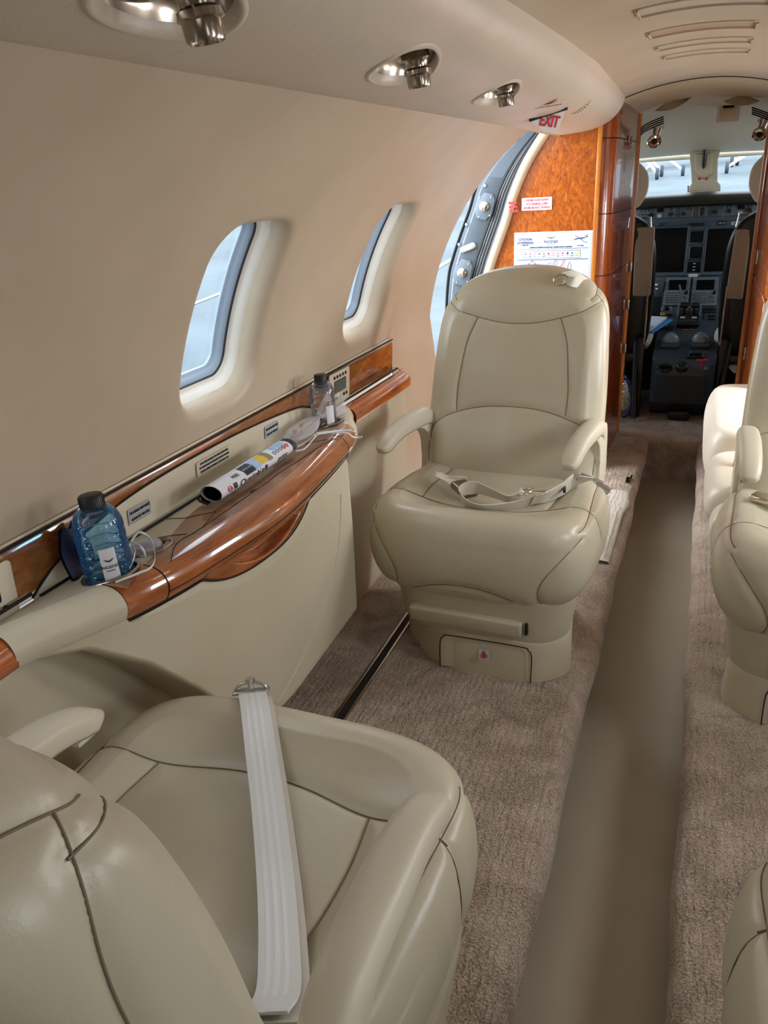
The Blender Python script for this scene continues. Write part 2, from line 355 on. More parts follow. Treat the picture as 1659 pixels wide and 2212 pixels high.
def build_wall(name, side, yend, strips, win):
    mb = MB(); fl = side > 0
    ang = np.linspace(A0, A1, 40)
    for y0, y1 in strips:
        ys = np.linspace(y0, y1, max(2, int((y1 - y0) / 0.04)))
        mb.grid(np.array([shell(y, ang, 0, side) for y in ys]), flip=fl)
        for ya, yb in ((y0 - 0.03, y0 + 0.01), (y1 - 0.01, y1 + 0.03)):
            if yb < yend and ya > -1.2: mb.grid(np.array([shell(y, ang, 0.0025, side) for y in (ya, yb)]), flip=fl)
    for yc in win:
        N = 25; base = np.array(wout(0.0)); n = len(base)
        w2, lo, hi = 0.20, (A0 - AC) / K, (A1 - AC) / K
        out = []
        for a, b in base:
            t = min(w2 / abs(a) if abs(a) > 1e-9 else 9e9, (hi / b if b > 1e-9 else (lo / b if b < -1e-9 else 9e9)))
            out.append((a * t, b * t))
        out = np.array(out)
        # snap nearest points onto the rectangle's corners
        for cxn, cyn in ((w2, hi), (-w2, hi), (-w2, lo), (w2, lo)):
            k = np.argmin(((out - [cxn, cyn]) ** 2).sum(1)); out[k] = (cxn, cyn)
        in0 = np.array(wout(0.035))
        rings = []
        for t in np.linspace(0, 1, 9):
            q = out * (1 - t) + in0 * t; rings.append(np.array([shell(yc + a, AC + b * K, 0, side) for a, b in q]))
        for d, dr in [(0.028, 0.0004), (0.02, 0.0022), (0.013, 0.0062), (0.007, 0.0125), (0.002, 0.021), (-0.001, 0.031), (-0.003, 0.045)]:
            rings.append(wring(yc, side, d, dr, N))
        mb.grid(np.array(rings), cv=True, flip=fl)
    o = mb.build(name, 'lining', None, sharp=180, kind='structure')
    return o
build_wall('wall_left', -1, 2.45, [(-1.2, -0.41), (-0.01, 0.39), (0.79, 1.19), (1.59, 1.99), (2.39, 2.45)], WC)
build_wall('wall_right', 1, 2.45, [(-1.2, -0.41), (-0.01, 0.39), (0.79, 1.19), (1.59, 1.99), (2.39, 2.75), (3.15, 4.1)], WC + [2.95])  # right wall is out of view, its row of windows assumed
wn = 0
for side, lst in ((-1, WC), (1, WC + [2.95])):
    for yc in lst:
        wn += 1; fl = side > 0
        mb = MB(); rings = [wring(yc, side, d, dr) for d, dr in [(-0.002, 0.043), (-0.005, 0.046), (-0.010, 0.051), (-0.014, 0.058), (-0.018, 0.064), (-0.024, 0.067)]]
        mb.grid(np.array(rings), cv=True, flip=fl)
        w = mb.build('window_%d' % wn, 'reveal_white', None, sharp=180, kind='structure')
        mb = MB(); mb.grid(np.array([wring(yc, side, d, dr) for d, dr in [(-0.023, 0.066), (-0.0245, 0.065), (-0.026, 0.067), (-0.026, 0.075)]]), cv=True, flip=fl)
        mb.build('window_gasket', 'gasket', w, sharp=180)
        mb = MB(); mb.grid(np.array([wring(yc, side, d, dr) for d, dr in [(-0.0255, 0.070), (-0.030, 0.073), (-0.034, 0.080), (-0.037, 0.086), (-0.040, 0.088), (-0.041, 0.094)]]), cv=True, flip=fl)
        mb.build('window_frame', 'frame_blue', w, sharp=180)
        ys = np.linspace(-HW + 0.036, HW - 0.036, 6); ss = np.linspace(-HH + 0.036, HH - 0.036, 12)
        mb = MB(); mb.grid(np.array([[shell(yc + a, AC + b * K, 0.090, side) for b in ss] for a in ys]).reshape(6, 12, 3), flip=fl)
        mb.build('pane', 'glass', w, sharp=180)
# aft bulkhead behind the photographer
mb = MB(); mb.box((CX, -1.22, 0.65), (1.9, 0.03, 1.9)); mb.build('wall_back', 'lining', None, kind='structure')
# ceiling
ys = np.linspace(-1.2, 3.50, 60)
mb = MB(); mb.grid(np.array([shell(y, np.linspace(55, 125, 60), 0, -1) for y in ys])); mb.build('ceiling', 'lining', None, sharp=180, kind='structure')
# dark reveal line at the end of the ceiling, then the vestibule and flight deck headliner
mb = MB(); mb.tube([tuple(shell(3.50, a, 0.001)) for a in np.linspace(60, 120, 40)], 0.004, 8); mb.build('trim_1', 'dark_gap', None, kind='structure')
HL = [(3.49, 1.592, 0.56), (3.53, 1.588, 0.54), (3.60, 1.572, 0.45), (3.75, 1.562, 0.36), (4.1, 1.545, 0.36), (4.5, 1.495, 0.30), (4.9, 1.425, 0.20), (5.2, 1.372, 0.10), (5.30, 1.362, 0.05)]
hy = [h[0] for h in HL]
def head_z(x, y): return np.interp(y, hy, [h[1] for h in HL]) - np.interp(y, hy, [h[2] for h in HL]) * (x - CX) ** 2 / (1 + 0.0 * x)
def head_surface(x0, x1, y0, y1, nx, ny, off=0.0):
    xs = np.linspace(x0, x1, nx); yy = np.linspace(y0, y1, ny)
    return np.array([[(x, y, head_z(x, y) + off) for x in xs] for y in yy])
hm = MB(); hm.grid(head_surface(-0.95, 0.81, 3.49, 5.30, 40, 80), flip=False); hm.build('ceiling_forward', 'headliner', None, sharp=180, kind='structure')

# floor: dropped aisle with its protective runner, raised carpeted ledges, the step up to the flight deck
AZ = -0.23
mb = MB(); ys = np.linspace(-1.2, 4.05, 160); xs = np.linspace(-0.27, 0.20, 24)
rnd = random.Random(4)
def crease(y): return sum(0.004 * math.exp(-((y - c) / 0.018) ** 2) for c in (0.95, 1.42, 1.66, 2.05, 2.42, 2.7, 3.05, 3.25, 3.5))
P = np.array([[(x, y, AZ + crease(y + 0.18 * x + 0.05 * math.sin(9 * x)) + 0.002 * math.sin(5 * y + 3 * x)) for x in xs] for y in ys])
mb.grid(P, flip=True); mb.build('floor', 'runner', None, sharp=180, kind='structure')
def ledge(name, xa, sgn, xe, y0, y1, yround=None):
    """raised carpet: rolled edge at xe, recessed riser below it; sgn = +1 when the aisle lies to +x"""
    prof = [(xa, 0.0)] + [(xa + (xe - sgn * 0.07 - xa) * t, 0.0) for t in (0.25, 0.5, 0.75, 1.0)]
    for k in range(1, 9):
        a = math.radians(90 - k * 14); prof.append((xe - sgn * 0.045 + sgn * 0.045 * math.cos(a) * 1.0, -0.045 + 0.045 * math.sin(a)))
    prof += [(xe - sgn * 0.012, -0.085), (xe - sgn * 0.03, -0.15), (xe - sgn * 0.034, AZ - 0.01)]
    yy = np.linspace(y0, y1, 120); P = []
    for i, y in enumerate(yy):
        dx = 0
        w = 0.003 * math.sin(7 * y) + 0.002 * math.sin(17 * y)
        P.append([(x + (w * sgn if abs(x - xe) < 0.08 else 0), y, z) for x, z in prof])
    mb = MB(); mb.grid(np.array(P), flip=(sgn > 0)); return mb.build(name, 'carpet', None, sharp=180, kind='structure')
ledge('floor_left', -0.99, 1, -0.172, -1.2, 4.02)
ledge('floor_right', 0.85, -1, 0.066, -1.2, 4.02)
# step and flight deck floor
prof = [(4.03, AZ - 0.01), (4.025, -0.12), (4.01, -0.045), (4.005, -0.02), (4.01, -0.004), (4.03, 0.004), (4.08, 0.004), (4.5, 0.0), (5.6, 0.0)]
mb = MB(); mb.grid(np.array([[(x, y, z) for y, z in cr(prof, 5)] for x in np.linspace(-0.98, 0.84, 30)]), flip=True)
mb.build('floor_forward', 'carpet', None, sharp=180, kind='structure')
# lower side linings below the ledges
for side, nm in ((-1, 'wall_lower_left'), (1, 'wall_lower_right')):
    mb = MB(); pr = [(0.905, 0.0), (0.90, 0.04), (0.885, 0.30), (0.875, 0.55), (0.885, 0.62), (0.905, 0.648)]
    if side > 0: pr = pr + [(0.909, 0.70), (0.908, 0.775)]
    y1 = 2.45 if side < 0 else 4.1
    mb.grid(np.array([[(CX + side * a + (0.02 if side < 0 else 0), y, b) for a, b in cr(pr, 4)] for y in np.linspace(-1.2, y1, 30)]), flip=(side > 0))
    mb.build(nm, 'panel_beige', None, sharp=180, kind='structure')

# ============================================================ entry door opening, ahead of the left window panel
DY0, DY1 = 2.95, 3.40
def dsh(y, a, dr): return shell(y, a, dr, -1)
angs = np.concatenate([np.linspace(-52, 7.5, 22), np.linspace(9, 57.5, 34)])
rows = []
for y, dr in [(2.448, 0.004), (2.452, 0.010), (2.458, 0.018), (2.48, 0.026), (2.54, 0.032), (2.66, 0.032), (2.78, 0.026), (2.87, 0.016), (2.915, 0.011), (2.936, 0.015), (2.948, 0.028), (2.952, 0.05), (2.954, 0.13)]:
    row = []
    for a in angs:
        p = dsh(y, a, dr)
        if a < 7.5:                                                  # below the armrest line the panel runs straight down to the floor
            t = (7.5 - a) / 59.5; p0 = dsh(y, 7.5, dr); p = np.array([p0[0] + 0.02 * math.sin(t * 3.14) + 0.03 * t, y, p0[2] * (1 - t)])
        row.append(p)
    rows.append(row)
mb = MB(); mb.grid(np.array(rows)); mb.build('door_1', 'lining', None, sharp=180, kind='structure')
d1 = [o for o in bpy.data.objects if o.name == 'door_1'][0]
# header above the opening
mb = MB(); mb.grid(np.array([[dsh(y, a, dr) for a, dr in [(64, 0.0), (60, 0.0), (57.5, 0.004), (56.0, 0.012), (55.2, 0.03), (55.0, 0.12)]] for y in np.linspace(2.45, 3.46, 20)]))
mb.build('door_header', 'lining', d1, sharp=180)
INNER = cr([(-0.560, 1.50), (-0.612, 1.455), (-0.700, 1.33), (-0.756, 1.21), (-0.792, 1.10), (-0.818, 1.03), (-0.860, 0.913), (-0.89, 0.80), (-0.915, 0.6), (-0.92, 0.35), (-0.90, 0.0)], 8)
def offs(C_, d):
    T = np.gradient(C_, axis=0); T /= np.linalg.norm(T, axis=1)[:, None]; N = np.stack([T[:, 1], -T[:, 0]], 1)
    return C_ + N * d * np.sign(-1 if N[len(N) // 2, 0] > 0 else 1)
# cream trim rolling round the forward edge of the opening
sec = [(0.0, 0.05), (0.0, 0.012), (0.006, 0.002), (0.016, -0.004), (0.034, -0.004), (0.044, 0.002), (0.050, 0.014), (0.052, 0.05)]
P = []
for d, dy in sec:
    o_ = offs(INNER, d * 0.72); P.append([(p[0], 3.43 + dy - 0.01, p[1]) for p in o_])
mb = MB(); mb.grid(np.array(P), flip=False); mb.build('door_trim', 'trim_cream', d1, sharp=180)
# jamb plate with rubber seals, latch rollers and fixings
OUTER = cr([(-0.600, 1.50), (-0.70, 1.47), (-0.839, 1.378), (-0.941, 1.272), (-0.985, 1.16), (-1.03, 1.05), (-1.062, 0.966), (-1.086, 0.879), (-1.10, 0.7), (-1.10, 0.4), (-1.08, 0.0)], 8)
I2 = offs(INNER, 0.035)
def between(t): return I2 * (1 - t) + OUTER * t
mb = MB()
P = np.array([[(p[0], 3.47 + dy, p[1]) for p in between(t)] for t, dy in [(0, 0.03), (0.02, 0.012), (0.30, 0.012), (0.34, 0.0), (0.40, -0.006), (0.78, -0.010), (0.82, -0.004), (0.90, -0.004), (0.93, 0.02), (0.94, 0.2)]])
mb.grid(P); mb.build('door_jamb', 'jamb_grey', d1, sharp=30)
mb = MB()
P = np.array([[(p[0], 3.47 + dy, p[1]) for p in between(t)] for t, dy in [(0.93, 0.012), (0.96, 0.0), (1.0, 0.0), (1.04, 0.02), (1.05, 0.2)]])
mb.grid(P); mb.build('outer_seal', 'seal', d1, sharp=180)
for k, t in enumerate((0.05, 0.13, 0.20, 0.27)):
    mb = MB(); mb.tube([(p[0], 3.472 + 0.004 * (k % 2), p[1]) for p in between(t)], 0.0085 if k != 1 else 0.011, 8)
    mb.build('door_seal', 'seal', d1, sharp=180)
for u, v_, s in ((1047, 446, 1.0), (999, 589, 1.05)):
    c = at(u, v_, y=3.455)
    pl = MB(); w_, h_ = 0.075 * s, 0.11 * s
    poly = [(-0.5, -0.25), (-0.32, -0.5), (0.22, -0.5), (0.32, -0.38), (0.5, -0.25), (0.5, 0.3), (0.3, 0.5), (-0.2, 0.5), (-0.3, 0.36), (-0.5, 0.28)]
    pl.prism([(a * w_, b * h_) for a, b in poly], 0.008, (c[0], 3.462, c[2]), (1, 0, -0.25), (0.25, 0, 1), 0.002)
    pt = pl.build('roller_plate', 'jamb_grey', d1, sharp=30)
    rl = MB(); rl.lathe([(0.0, 0.0), (0.016, 0.0), (0.020, 0.003), (0.021, 0.008), (0.021, 0.02)][::-1], (c[0], 3.438, c[2]), (0, 1, 0), 28)
    rl.build('latch_roller', 'chrome', pt, recalc=True)
    bt = MB()
    for a, b in ((-0.34, -0.36), (0.36, 0.32), (0.3, -0.34), (-0.3, 0.34)):
        bt.lathe([(0.0, 0.0), (0.003, 0.0), (0.004, 0.003), (0.004, 0.006)][::-1], (c[0] + a * w_, 3.450, c[2] + b * h_), (0, 1, 0), 10)
    bt.build('screw', 'steel', pt, recalc=True)
c = at(1011, 535, y=3.455); mb = MB()
mb.prism(rrect(0.075, 0.026, 0.0125), 0.008, (c[0], 3.458, c[2]), (1, 0, 0.35), (-0.35, 0, 1), 0.002); mb.build('striker_plate', 'steel', d1)
for u, v_ in ((1115, 300), (1048, 401), (1008, 485), (992, 528)):
    c = at(u, v_, y=3.46); mb = MB(); mb.lathe([(0.0, 0.0), (0.005, 0.0), (0.007, 0.003), (0.008, 0.009)][::-1], (c[0], 3.452, c[2]), (0, 1, 0), 14); mb.build('rivet', 'steel', d1, recalc=True)
# slender strap of wood on the aft post of the doorway
c = at(918, 826, y=2.86); mb = MB(); mb.box((c[0] + 0.004, 2.86, c[2]), (0.008, 0.016, 0.125), bev=0.003); mb.build('door_latch_slot', 'cabinet_wood', d1)

# ============================================================ bulkhead and forward cabinets
BY = 3.45
poly = [(p[0] - 0.02, p[1]) for p in INNER if p[1] < 1.5][::-1]
poly = [(-0.435, 0.0)] + [(a, b) for a, b in poly][0:0] + poly[::1]
pts = [(p[0] - 0.012, p[1]) for p in INNER]
pts = pts + [(-0.437, 0.0), (-0.437, 1.56), (-0.56, 1.56)]
mb = MB(); mb.prism([(a, b) for a, b in pts], 0.03, (0, BY + 0.03, 0), (1, 0, 0), (0, 0, 1)); mb.build('wall_front', 'burl', None, smooth=False, kind='structure')
cab = thing('galley_cabinet', 'tall glossy wood cabinet with rounded corner beside the entry door', 'cabinet', (-0.6, 3.8, 0))
mb = MB(); mb.box((-0.431, BY + 0.004, 0.775), (0.018, 0.03, 1.55), bev=0.005); mb.build('edge_moulding', 'edge_wood', cab)
# body: rounded corner from the aft face into the aisle side
side = [(-0.424, 3.455), (-0.405, 3.458), (-0.388, 3.470), (-0.374, 3.49), (-0.366, 3.53), (-0.360, 3.60), (-0.352, 3.75), (-0.344, 3.92), (-0.338, 4.07)]
C_ = cr(side, 5)
mb = MB()
for z0, z1 in ((0.004, 0.872), (0.876, 1.118), (1.122, 1.40), (1.404, 1.60)):
    mb.grid(np.array([[(x, y, z) for z in (z0, z1)] for x, y in C_]))
mb.build('curved_front', 'cabinet_wood', cab, sharp=180)
mb = MB(); mb.grid(np.array([[(x - 0.004, y + 0.001, z) for z in (0.0, 1.6)] for x, y in C_])); mb.box((-0.62, 3.80, 0.8), (0.48, 0.56, 1.6)); mb.build('carcass', 'dark_gap', cab)
mb = MB(); mb.tube([(-0.342, 4.09, 0.0), (-0.336, 4.09, 0.8), (-0.338, 4.09, 1.56)], 0.011, 10); mb.build('edge_trim', 'edge_wood', cab)
for u, v_ in ((1356.5, 303), (1362.5, 303)):
    c = at(u, v_, y=3.75 if u < 1360 else 3.86); mb = MB(); mb.lathe([(0.006, 0.0), (0.012, 0.002), (0.013, 0.005), (0.011, 0.008), (0.0, 0.0085)], (c[0] - 0.002, c[1], c[2]), (1, 0, 0), 20); 
    o = mb.build('push_latch', 'nickel', cab, recalc=True); o.scale = (1, 1, 1.5); 
    o.location.z -= 0.5 * c[2]
for zc in (0.40, 0.62, 0.80):
    mb = MB(); mb.box((-0.329, 4.075, zc + 0.05), (0.012, 0.016, 0.05), bev=0.004); mb.build('hinge', 'nickel', cab)
# right hand cabinet
cab2 = thing('closet', 'tall orange wood closet standing right of the flight deck doorway', 'cabinet', (0.4, 3.6, 0))
xR = 0.212
mb = MB()
for z0, z1 in ((0.0, 0.80), (0.806, 1.60)): mb.box((xR + 0.28, 3.65, (z0 + z1) / 2), (0.54, 0.84, z1 - z0), bev=0.012, seg=3)
mb.build('body', 'burl', cab2)
mb = MB(); mb.tube([(xR + 0.004, 4.09, 0.0), (xR, 4.09, 1.56)], 0.012, 10); mb.build('edge_trim', 'edge_wood', cab2)
mb = MB(); mb.tube([(xR + 0.008, 4.055, 0.0), (xR + 0.006, 4.055, 1.56)], 0.006, 8); mb.build('edge_bead', 'cabinet_wood', cab2)
for u, v_ in ((1636, 556), (1609, 762)):
    c = at(u, v_, x=xR + 0.006); mb = MB(); mb.box((xR + 0.006, c[1], c[2]), (0.012, 0.05, 0.06), bev=0.005); mb.build('hinge', 'nickel', cab2)

# ============================================================ overhead valence with its fittings
VP = [(-0.618, 1.420), (-0.612, 1.402), (-0.600, 1.394), (-0.575, 1.393), (-0.54, 1.395), (-0.50, 1.399), (-0.46, 1.405), (-0.425, 1.415), (-0.395, 1.430), (-0.368, 1.452), (-0.350, 1.478), (-0.341, 1.508), (-0.342, 1.57)]
VC = cr(VP, 5)
def vz(y): return 0.012 * (y - 0.8)
def vx(y): return float(np.interp(y, [0.6, 1.4, 1.9, 2.4, 3.45], [-0.002, 0.0, 0.014, 0.022, -0.004]))
def val_z(x, y):
    xs = [p[0] for p in VP[2:10]]; return float(np.interp(x - vx(y), xs, [p[1] for p in VP[2:10]])) + vz(y)
def on_val(u, v, d=0.0):
    """sight line meets the underside of the valence"""
    d_ = ROT @ Vector((u - IW / 2, v - IH / 2, FPX)); t = 0.1; p = CAMLOC.copy()
    while t < 6:
        p = CAMLOC + d_ * (t / d_.y)
        if -0.61 < p.x < -0.30 and p.z > val_z(p.x, p.y): break
        t += 0.002
    return p - Vector((0, 0, d))
LIGHTS = []
for u, v_, L_ in ((372, 20, 1.02), (874, 152, 0.98), (1074, 207, 0.92)):
    p_ = on_val(u, v_); LIGHTS.append((p_.x, p_.y, 0.052 * L_, 0.098 * L_))
SKEW = 0.35
yy = np.linspace(-1.2, 3.449, 930); xi = cr(VP, 14); G = []
for y in yy:
    row = []
    for x, z in xi:
        px, py, pz = x + vx(y) * (1 if x > -0.58 else 0.2), y, z + vz(y)
        if 0.5 < y < 2.2 and -0.60 < x < -0.36:
            for x0, y0, A, B in LIGHTS:
                a, b = (px - x0) / A, (py - y0 + SKEW * (px - x0)) / B; r = math.hypot(a, b)
                if r < 1.0: k = 1 / max(r, 1e-4); a *= k; b *= k; px = x0 + a * A; py = y0 + b * B - SKEW * (px - x0); pz = val_z(px, py)
        row.append((px, py, pz))
    G.append(row)
G = np.array(G); nv = G.shape[1]; F = []
for i in range(len(yy) - 1):
    for j in range(nv - 1):
        q = (i * nv + j, (i + 1) * nv + j, (i + 1) * nv + j + 1, i * nv + j + 1)
        if 0.45 < yy[i] < 2.3:
            c = (G[i, j] + G[i + 1, j] + G[i + 1, j + 1] + G[i, j + 1]) / 4
            if any(math.hypot((c[0] - x0) / A, (c[1] - y0 + SKEW * (c[0] - x0)) / B) < 0.99 for x0, y0, A, B in LIGHTS): continue
        F.append(q)
mb = MB(); mb.add(G.reshape(-1, 3), F)
val = mb.build('overhead_valence', 'valence', None, sharp=180, label='long beige padded valence under the ceiling above the left windows', cat='valence')
mb = MB(); mb.grid(np.array([[(2 * CX - x + 0.0, y, z + vz(y)) for x, z in VC] for y in np.linspace(-1.2, 3.2, 60)]), flip=True)
mb.build('overhead_valence', 'valence', None, sharp=180, label='beige padded valence on the right side of the cabin ceiling', cat='valence')
def bezel_light(idx, two, label):
    x0, y0, A, B = LIGHTS[idx]; L = A / 0.052; zs = val_z(x0, y0)
    t = thing('reading_light', label, 'reading light', (x0, y0, zs), 'reading lights along the valence')
    def ell(k, dz, n=48):
        out = []
        for q in range(n):
            th = 2 * math.pi * q / n; px, py = A * k * math.cos(th), B * k * math.sin(th); X_, Y_ = x0 + px, y0 + py - SKEW * px
            out.append((X_, Y_, (val_z(X_, Y_) if k > 0.8 else zs + (val_z(X_, Y_) - zs) * 0.6) + dz))
        return out
    mb = MB(); mb.grid(np.array([ell(1.10, 0.0015), ell(1.07, -0.0012), ell(1.03, -0.0028), ell(0.99, -0.0030), ell(0.95, -0.001), ell(0.91, 0.004), ell(0.88, 0.010)]), cv=True)
    mb.build('rim', 'valence', t, sharp=180)
    mb = MB(); mb.grid(np.array([ell(0.885, 0.009), ell(0.86, 0.016), ell(0.80, 0.024), ell(0.66, 0.032), ell(0.45, 0.037), ell(0.2, 0.039), ell(0.01, 0.040)]), cv=True)
    mb.build('bowl', 'nickel', t, sharp=180)
    base = Vector((x0 + 0.010, y0 + 0.020 * L, zs + 0.026)); q = Vector((0.10, 0.10, -1.0)).normalized()
    # profile runs down the axis: collar, waist, ribbed body, open mouth
    noz = [(0.022, 0.0), (0.023, 0.010), (0.018, 0.014), (0.0165, 0.022), (0.021, 0.025), (0.0215, 0.031), (0.0185, 0.033), (0.018, 0.046), (0.0165, 0.049), (0.0150, 0.047), (0.013, 0.040), (0.0, 0.039)]
    mb = MB(); mb.lathe([(r * L, z * L) for r, z in noz], base, q, 32); mb.build('nozzle', 'nickel', t, sharp=50, recalc=True)
    mb = MB(); mb.lathe([(0.0, 0.0405 * L), (0.0128 * L, 0.0405 * L)], base, q, 20); mb.build('lens', 'black_satin', t)
    if two:
        b2 = Vector((x0 - 0.002, y0 - 0.045 * L, zs + 0.034)); q2 = Vector((0.03, -0.10, -1)).normalized()
        mb = MB(); mb.lathe([(0.036 * L, 0.0), (0.036, 0.014), (0.032 * L, 0.024), (0.027 * L, 0.029), (0.024 * L, 0.029), (0.020 * L, 0.023), (0.0, 0.021)], b2, q2, 36); mb.build('air_vent', 'nickel', t, recalc=True)
        mb = MB(); mb.lathe([(0.0, 0.0225), (0.019 * L, 0.0225)], b2, q2, 24); mb.build('vent_core', 'lcd', t)
    return t
bezel_light(0, True, 'nearest polished reading light and air vent in the valence, cut off by the top edge')
bezel_light(1, False, 'polished swivel reading light in the middle of the left valence')
bezel_light(2, False, 'small polished reading light nearest the exit sign')
# folding exit sign
es = thing('exit_sign', 'white folding sign with red EXIT lettering hanging under the valence', 'exit sign', (-0.46, 2.45, 1.40))
A_ = at(1145, 262, y=2.86); B_ = at(1222, 236, y=2.90); C__ = at(1205, 281, y=2.84); D_ = at(1180, 288, y=2.80)
A_ = Vector((-0.600, 2.84, 1.428)); B_ = Vector((-0.485, 2.95, 1.452)); 
tl, tr, brr, bl = at(1147, 264, y=2.43), at(1221, 237, y=2.50), at(1206, 279, y=2.42), at(1179, 289, y=2.38)
n_ = Vector((0.30, -0.88, -0.36)).normalized(); c0_ = at(1183, 262, y=2.38)
def on_sign(u, v, d=0.0):
    d_ = ROT @ Vector((u - IW / 2, v - IH / 2, FPX)); return CAMLOC + d_ * ((c0_ - CAMLOC).dot(n_) / d_.dot(n_)) + n_ * d
tl, tr, brr, bl = on_sign(1146, 262), on_sign(1222, 236), on_sign(1207, 279), on_sign(1179, 288)
mb = MB(); q_ = [tl, tr, brr, bl]; bk = [p - n_ * 0.02 + Vector((0, 0.02, 0.006)) for p in q_]
mb.add([tuple(p) for p in q_ + bk], [(3, 2, 1, 0), (4, 5, 6, 7), (0, 1, 5, 4), (1, 2, 6, 5), (2, 3, 7, 6), (3, 0, 4, 7)]); mb.build('sign_plate', 'sign_white', es, smooth=False, recalc=True)
mb = MB(); cc = (tl + tr + brr + bl) / 4; uxd = (on_sign(1213, 266) - on_sign(1183, 262)).normalized(); uyd = n_.cross(uxd).normalized()
if uyd.z < 0: uyd = -uyd
text_mb(mb, 'EXIT', 0.042, on_sign(1187, 262, 0.0025), uxd, uyd, 0.0005, bold=0.0012, sx=0.62); mb.build('lettering', 'ink_red', es, smooth=False)
mb = MB(); tp = [tl + Vector((-0.004, 0, 0.004)), tr + Vector((0.004, 0, 0.004))]
mb.tube([tp[0], (tp[0] + tp[1]) / 2 + Vector((0, -0.006, 0.0)), tp[1]], 0.006, 8); mb.build('hinge_edge', 'black_plastic', es)
# translated exit plate and small placards by the sign
pk = thing('exit_placard', 'small cream plate lettered KUTOKA in red beside the exit sign', 'placard', (-0.56, 2.75, 1.41))
c = on_val(1180, 226, 0.002)
ux = Vector((0.9, 0.38, 0.10)).normalized(); uy = Vector((0.38, -0.9, 0.0))
mb = MB(); mb.box(c, (0.09, 0.035, 0.003), Matrix((ux, -uy, ux.cross(-uy))).transposed(), 0.001); mb.build('plate', 'cream_plastic', pk)
mb = MB(); text_mb(mb, 'KUTOKA', 0.026, c + Vector((0, 0, -0.0028)), ux, uy, 0.0004, bold=0.0004, sx=0.8); mb.build('lettering', 'ink_red', pk, smooth=False)
pk = thing('info_placard', 'small brown printed notice on the valence end beyond the exit sign', 'placard', (-0.4, 2.75, 1.43))
c0 = on_val(1257, 234, 0.0015)
mb = MB(); rb = random.Random(3)
for k in range(3):
    y = c0.y + 0.022 * (k - 1); x = c0.x - 0.026 + 0.004 * k
    while x < c0.x + 0.026 - 0.006 * k:
        w_ = rb.uniform(0.003, 0.006); z = val_z(x + w_ / 2, y); mb.box((x + w_ / 2, y, z - 0.001), (w_, 0.011, 0.002)); x += w_ + 0.002
mb.build('printed_lines', 'shell_tan', pk, smooth=False)

# ceiling vents: long recesses across the crown
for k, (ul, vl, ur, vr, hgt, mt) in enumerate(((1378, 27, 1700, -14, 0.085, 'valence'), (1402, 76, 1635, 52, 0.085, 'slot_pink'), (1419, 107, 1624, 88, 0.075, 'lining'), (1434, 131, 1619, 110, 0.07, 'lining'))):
    pl = at(ul, vl, z=1.566); pr = at(ur, vr, z=1.566)
    yc = (pl.y + pr.y) / 2; aL = 90 - math.degrees(math.asin((CX - pl.x) / RAD)); aR = 90 + math.degrees(math.asin((min(pr.x, 0.075) - CX) / RAD))
    t = thing('ceiling_vent', ['nearest long recessed slot across the ceiling, cut off by the top edge', 'pinkish recessed slot across the ceiling, second from the top', 'thin cream recessed slot across the ceiling, third from the top', 'faintest recessed slot across the ceiling, nearest the vestibule'][k], 'ceiling slot', (CX, yc, 1.55), 'slots across the ceiling crown')
    aa = np.linspace(aL, aR, 30)
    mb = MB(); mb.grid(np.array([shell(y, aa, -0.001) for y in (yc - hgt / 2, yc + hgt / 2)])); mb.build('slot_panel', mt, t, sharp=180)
    P = [tuple(shell(yc - hgt / 2, a, -0.0015)) for a in aa] + [tuple(shell(yc + hgt / 2, a, -0.0015)) for a in aa[::-1]]
    mb = MB(); mb.tube(P, 0.0022, 6, closed=True); mb.build('slot_rim', 'lining', t, sharp=180)
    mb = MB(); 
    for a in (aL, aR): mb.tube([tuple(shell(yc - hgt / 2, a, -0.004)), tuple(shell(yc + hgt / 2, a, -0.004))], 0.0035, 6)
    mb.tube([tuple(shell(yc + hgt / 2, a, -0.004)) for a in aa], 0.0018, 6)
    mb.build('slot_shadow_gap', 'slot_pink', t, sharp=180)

# ============================================================ cabin seats (local frame: +Y is where the sitter faces)
def kd_groove(V, N, lines, amp, wid):
    """push the vertices V along -N near the seam polylines"""
    pts = []
    for L in lines:
        L = np.asarray(L)
        for a, b in zip(L[:-1], L[1:]):
            k = max(1, int(np.linalg.norm(b - a) / 0.002))
            for i in range(k): pts.append(a + (b - a) * i / k)
        pts.append(L[-1])
    kd = kdtree.KDTree(len(pts))
    for i, p in enumerate(pts): kd.insert(p, i)
    kd.balance()
    d = np.array([kd.find(v)[2] for v in V])
    g = amp * np.exp(-(d / wid) ** 1.3)
    return V - N * g[:, None]
def mesh_normals(V, F):
    me = bpy.data.meshes.new('tmp'); me.from_pydata(V.tolist(), [], F); me.update()
    n = np.zeros(len(V) * 3); me.vertices.foreach_get('normal', n); bpy.data.meshes.remove(me); return n.reshape(-1, 3)
def cast(bvh, pts, mode):
    out = []
    for a, b in pts:
        o_, d_ = {'front': ((a, 3, b), (0, -1, 0)), 'back': ((a, -3, b), (0, 1, 0)), 'top': ((a, b, 3), (0, 0, -1)), 'right': ((3, a, b), (-1, 0, 0)), 'left': ((-3, a, b), (1, 0, 0))}[mode]
        h = bvh.ray_cast(Vector(o_), Vector(d_))
        if h[0] is not None: out.append(np.array(h[0]))
    return out
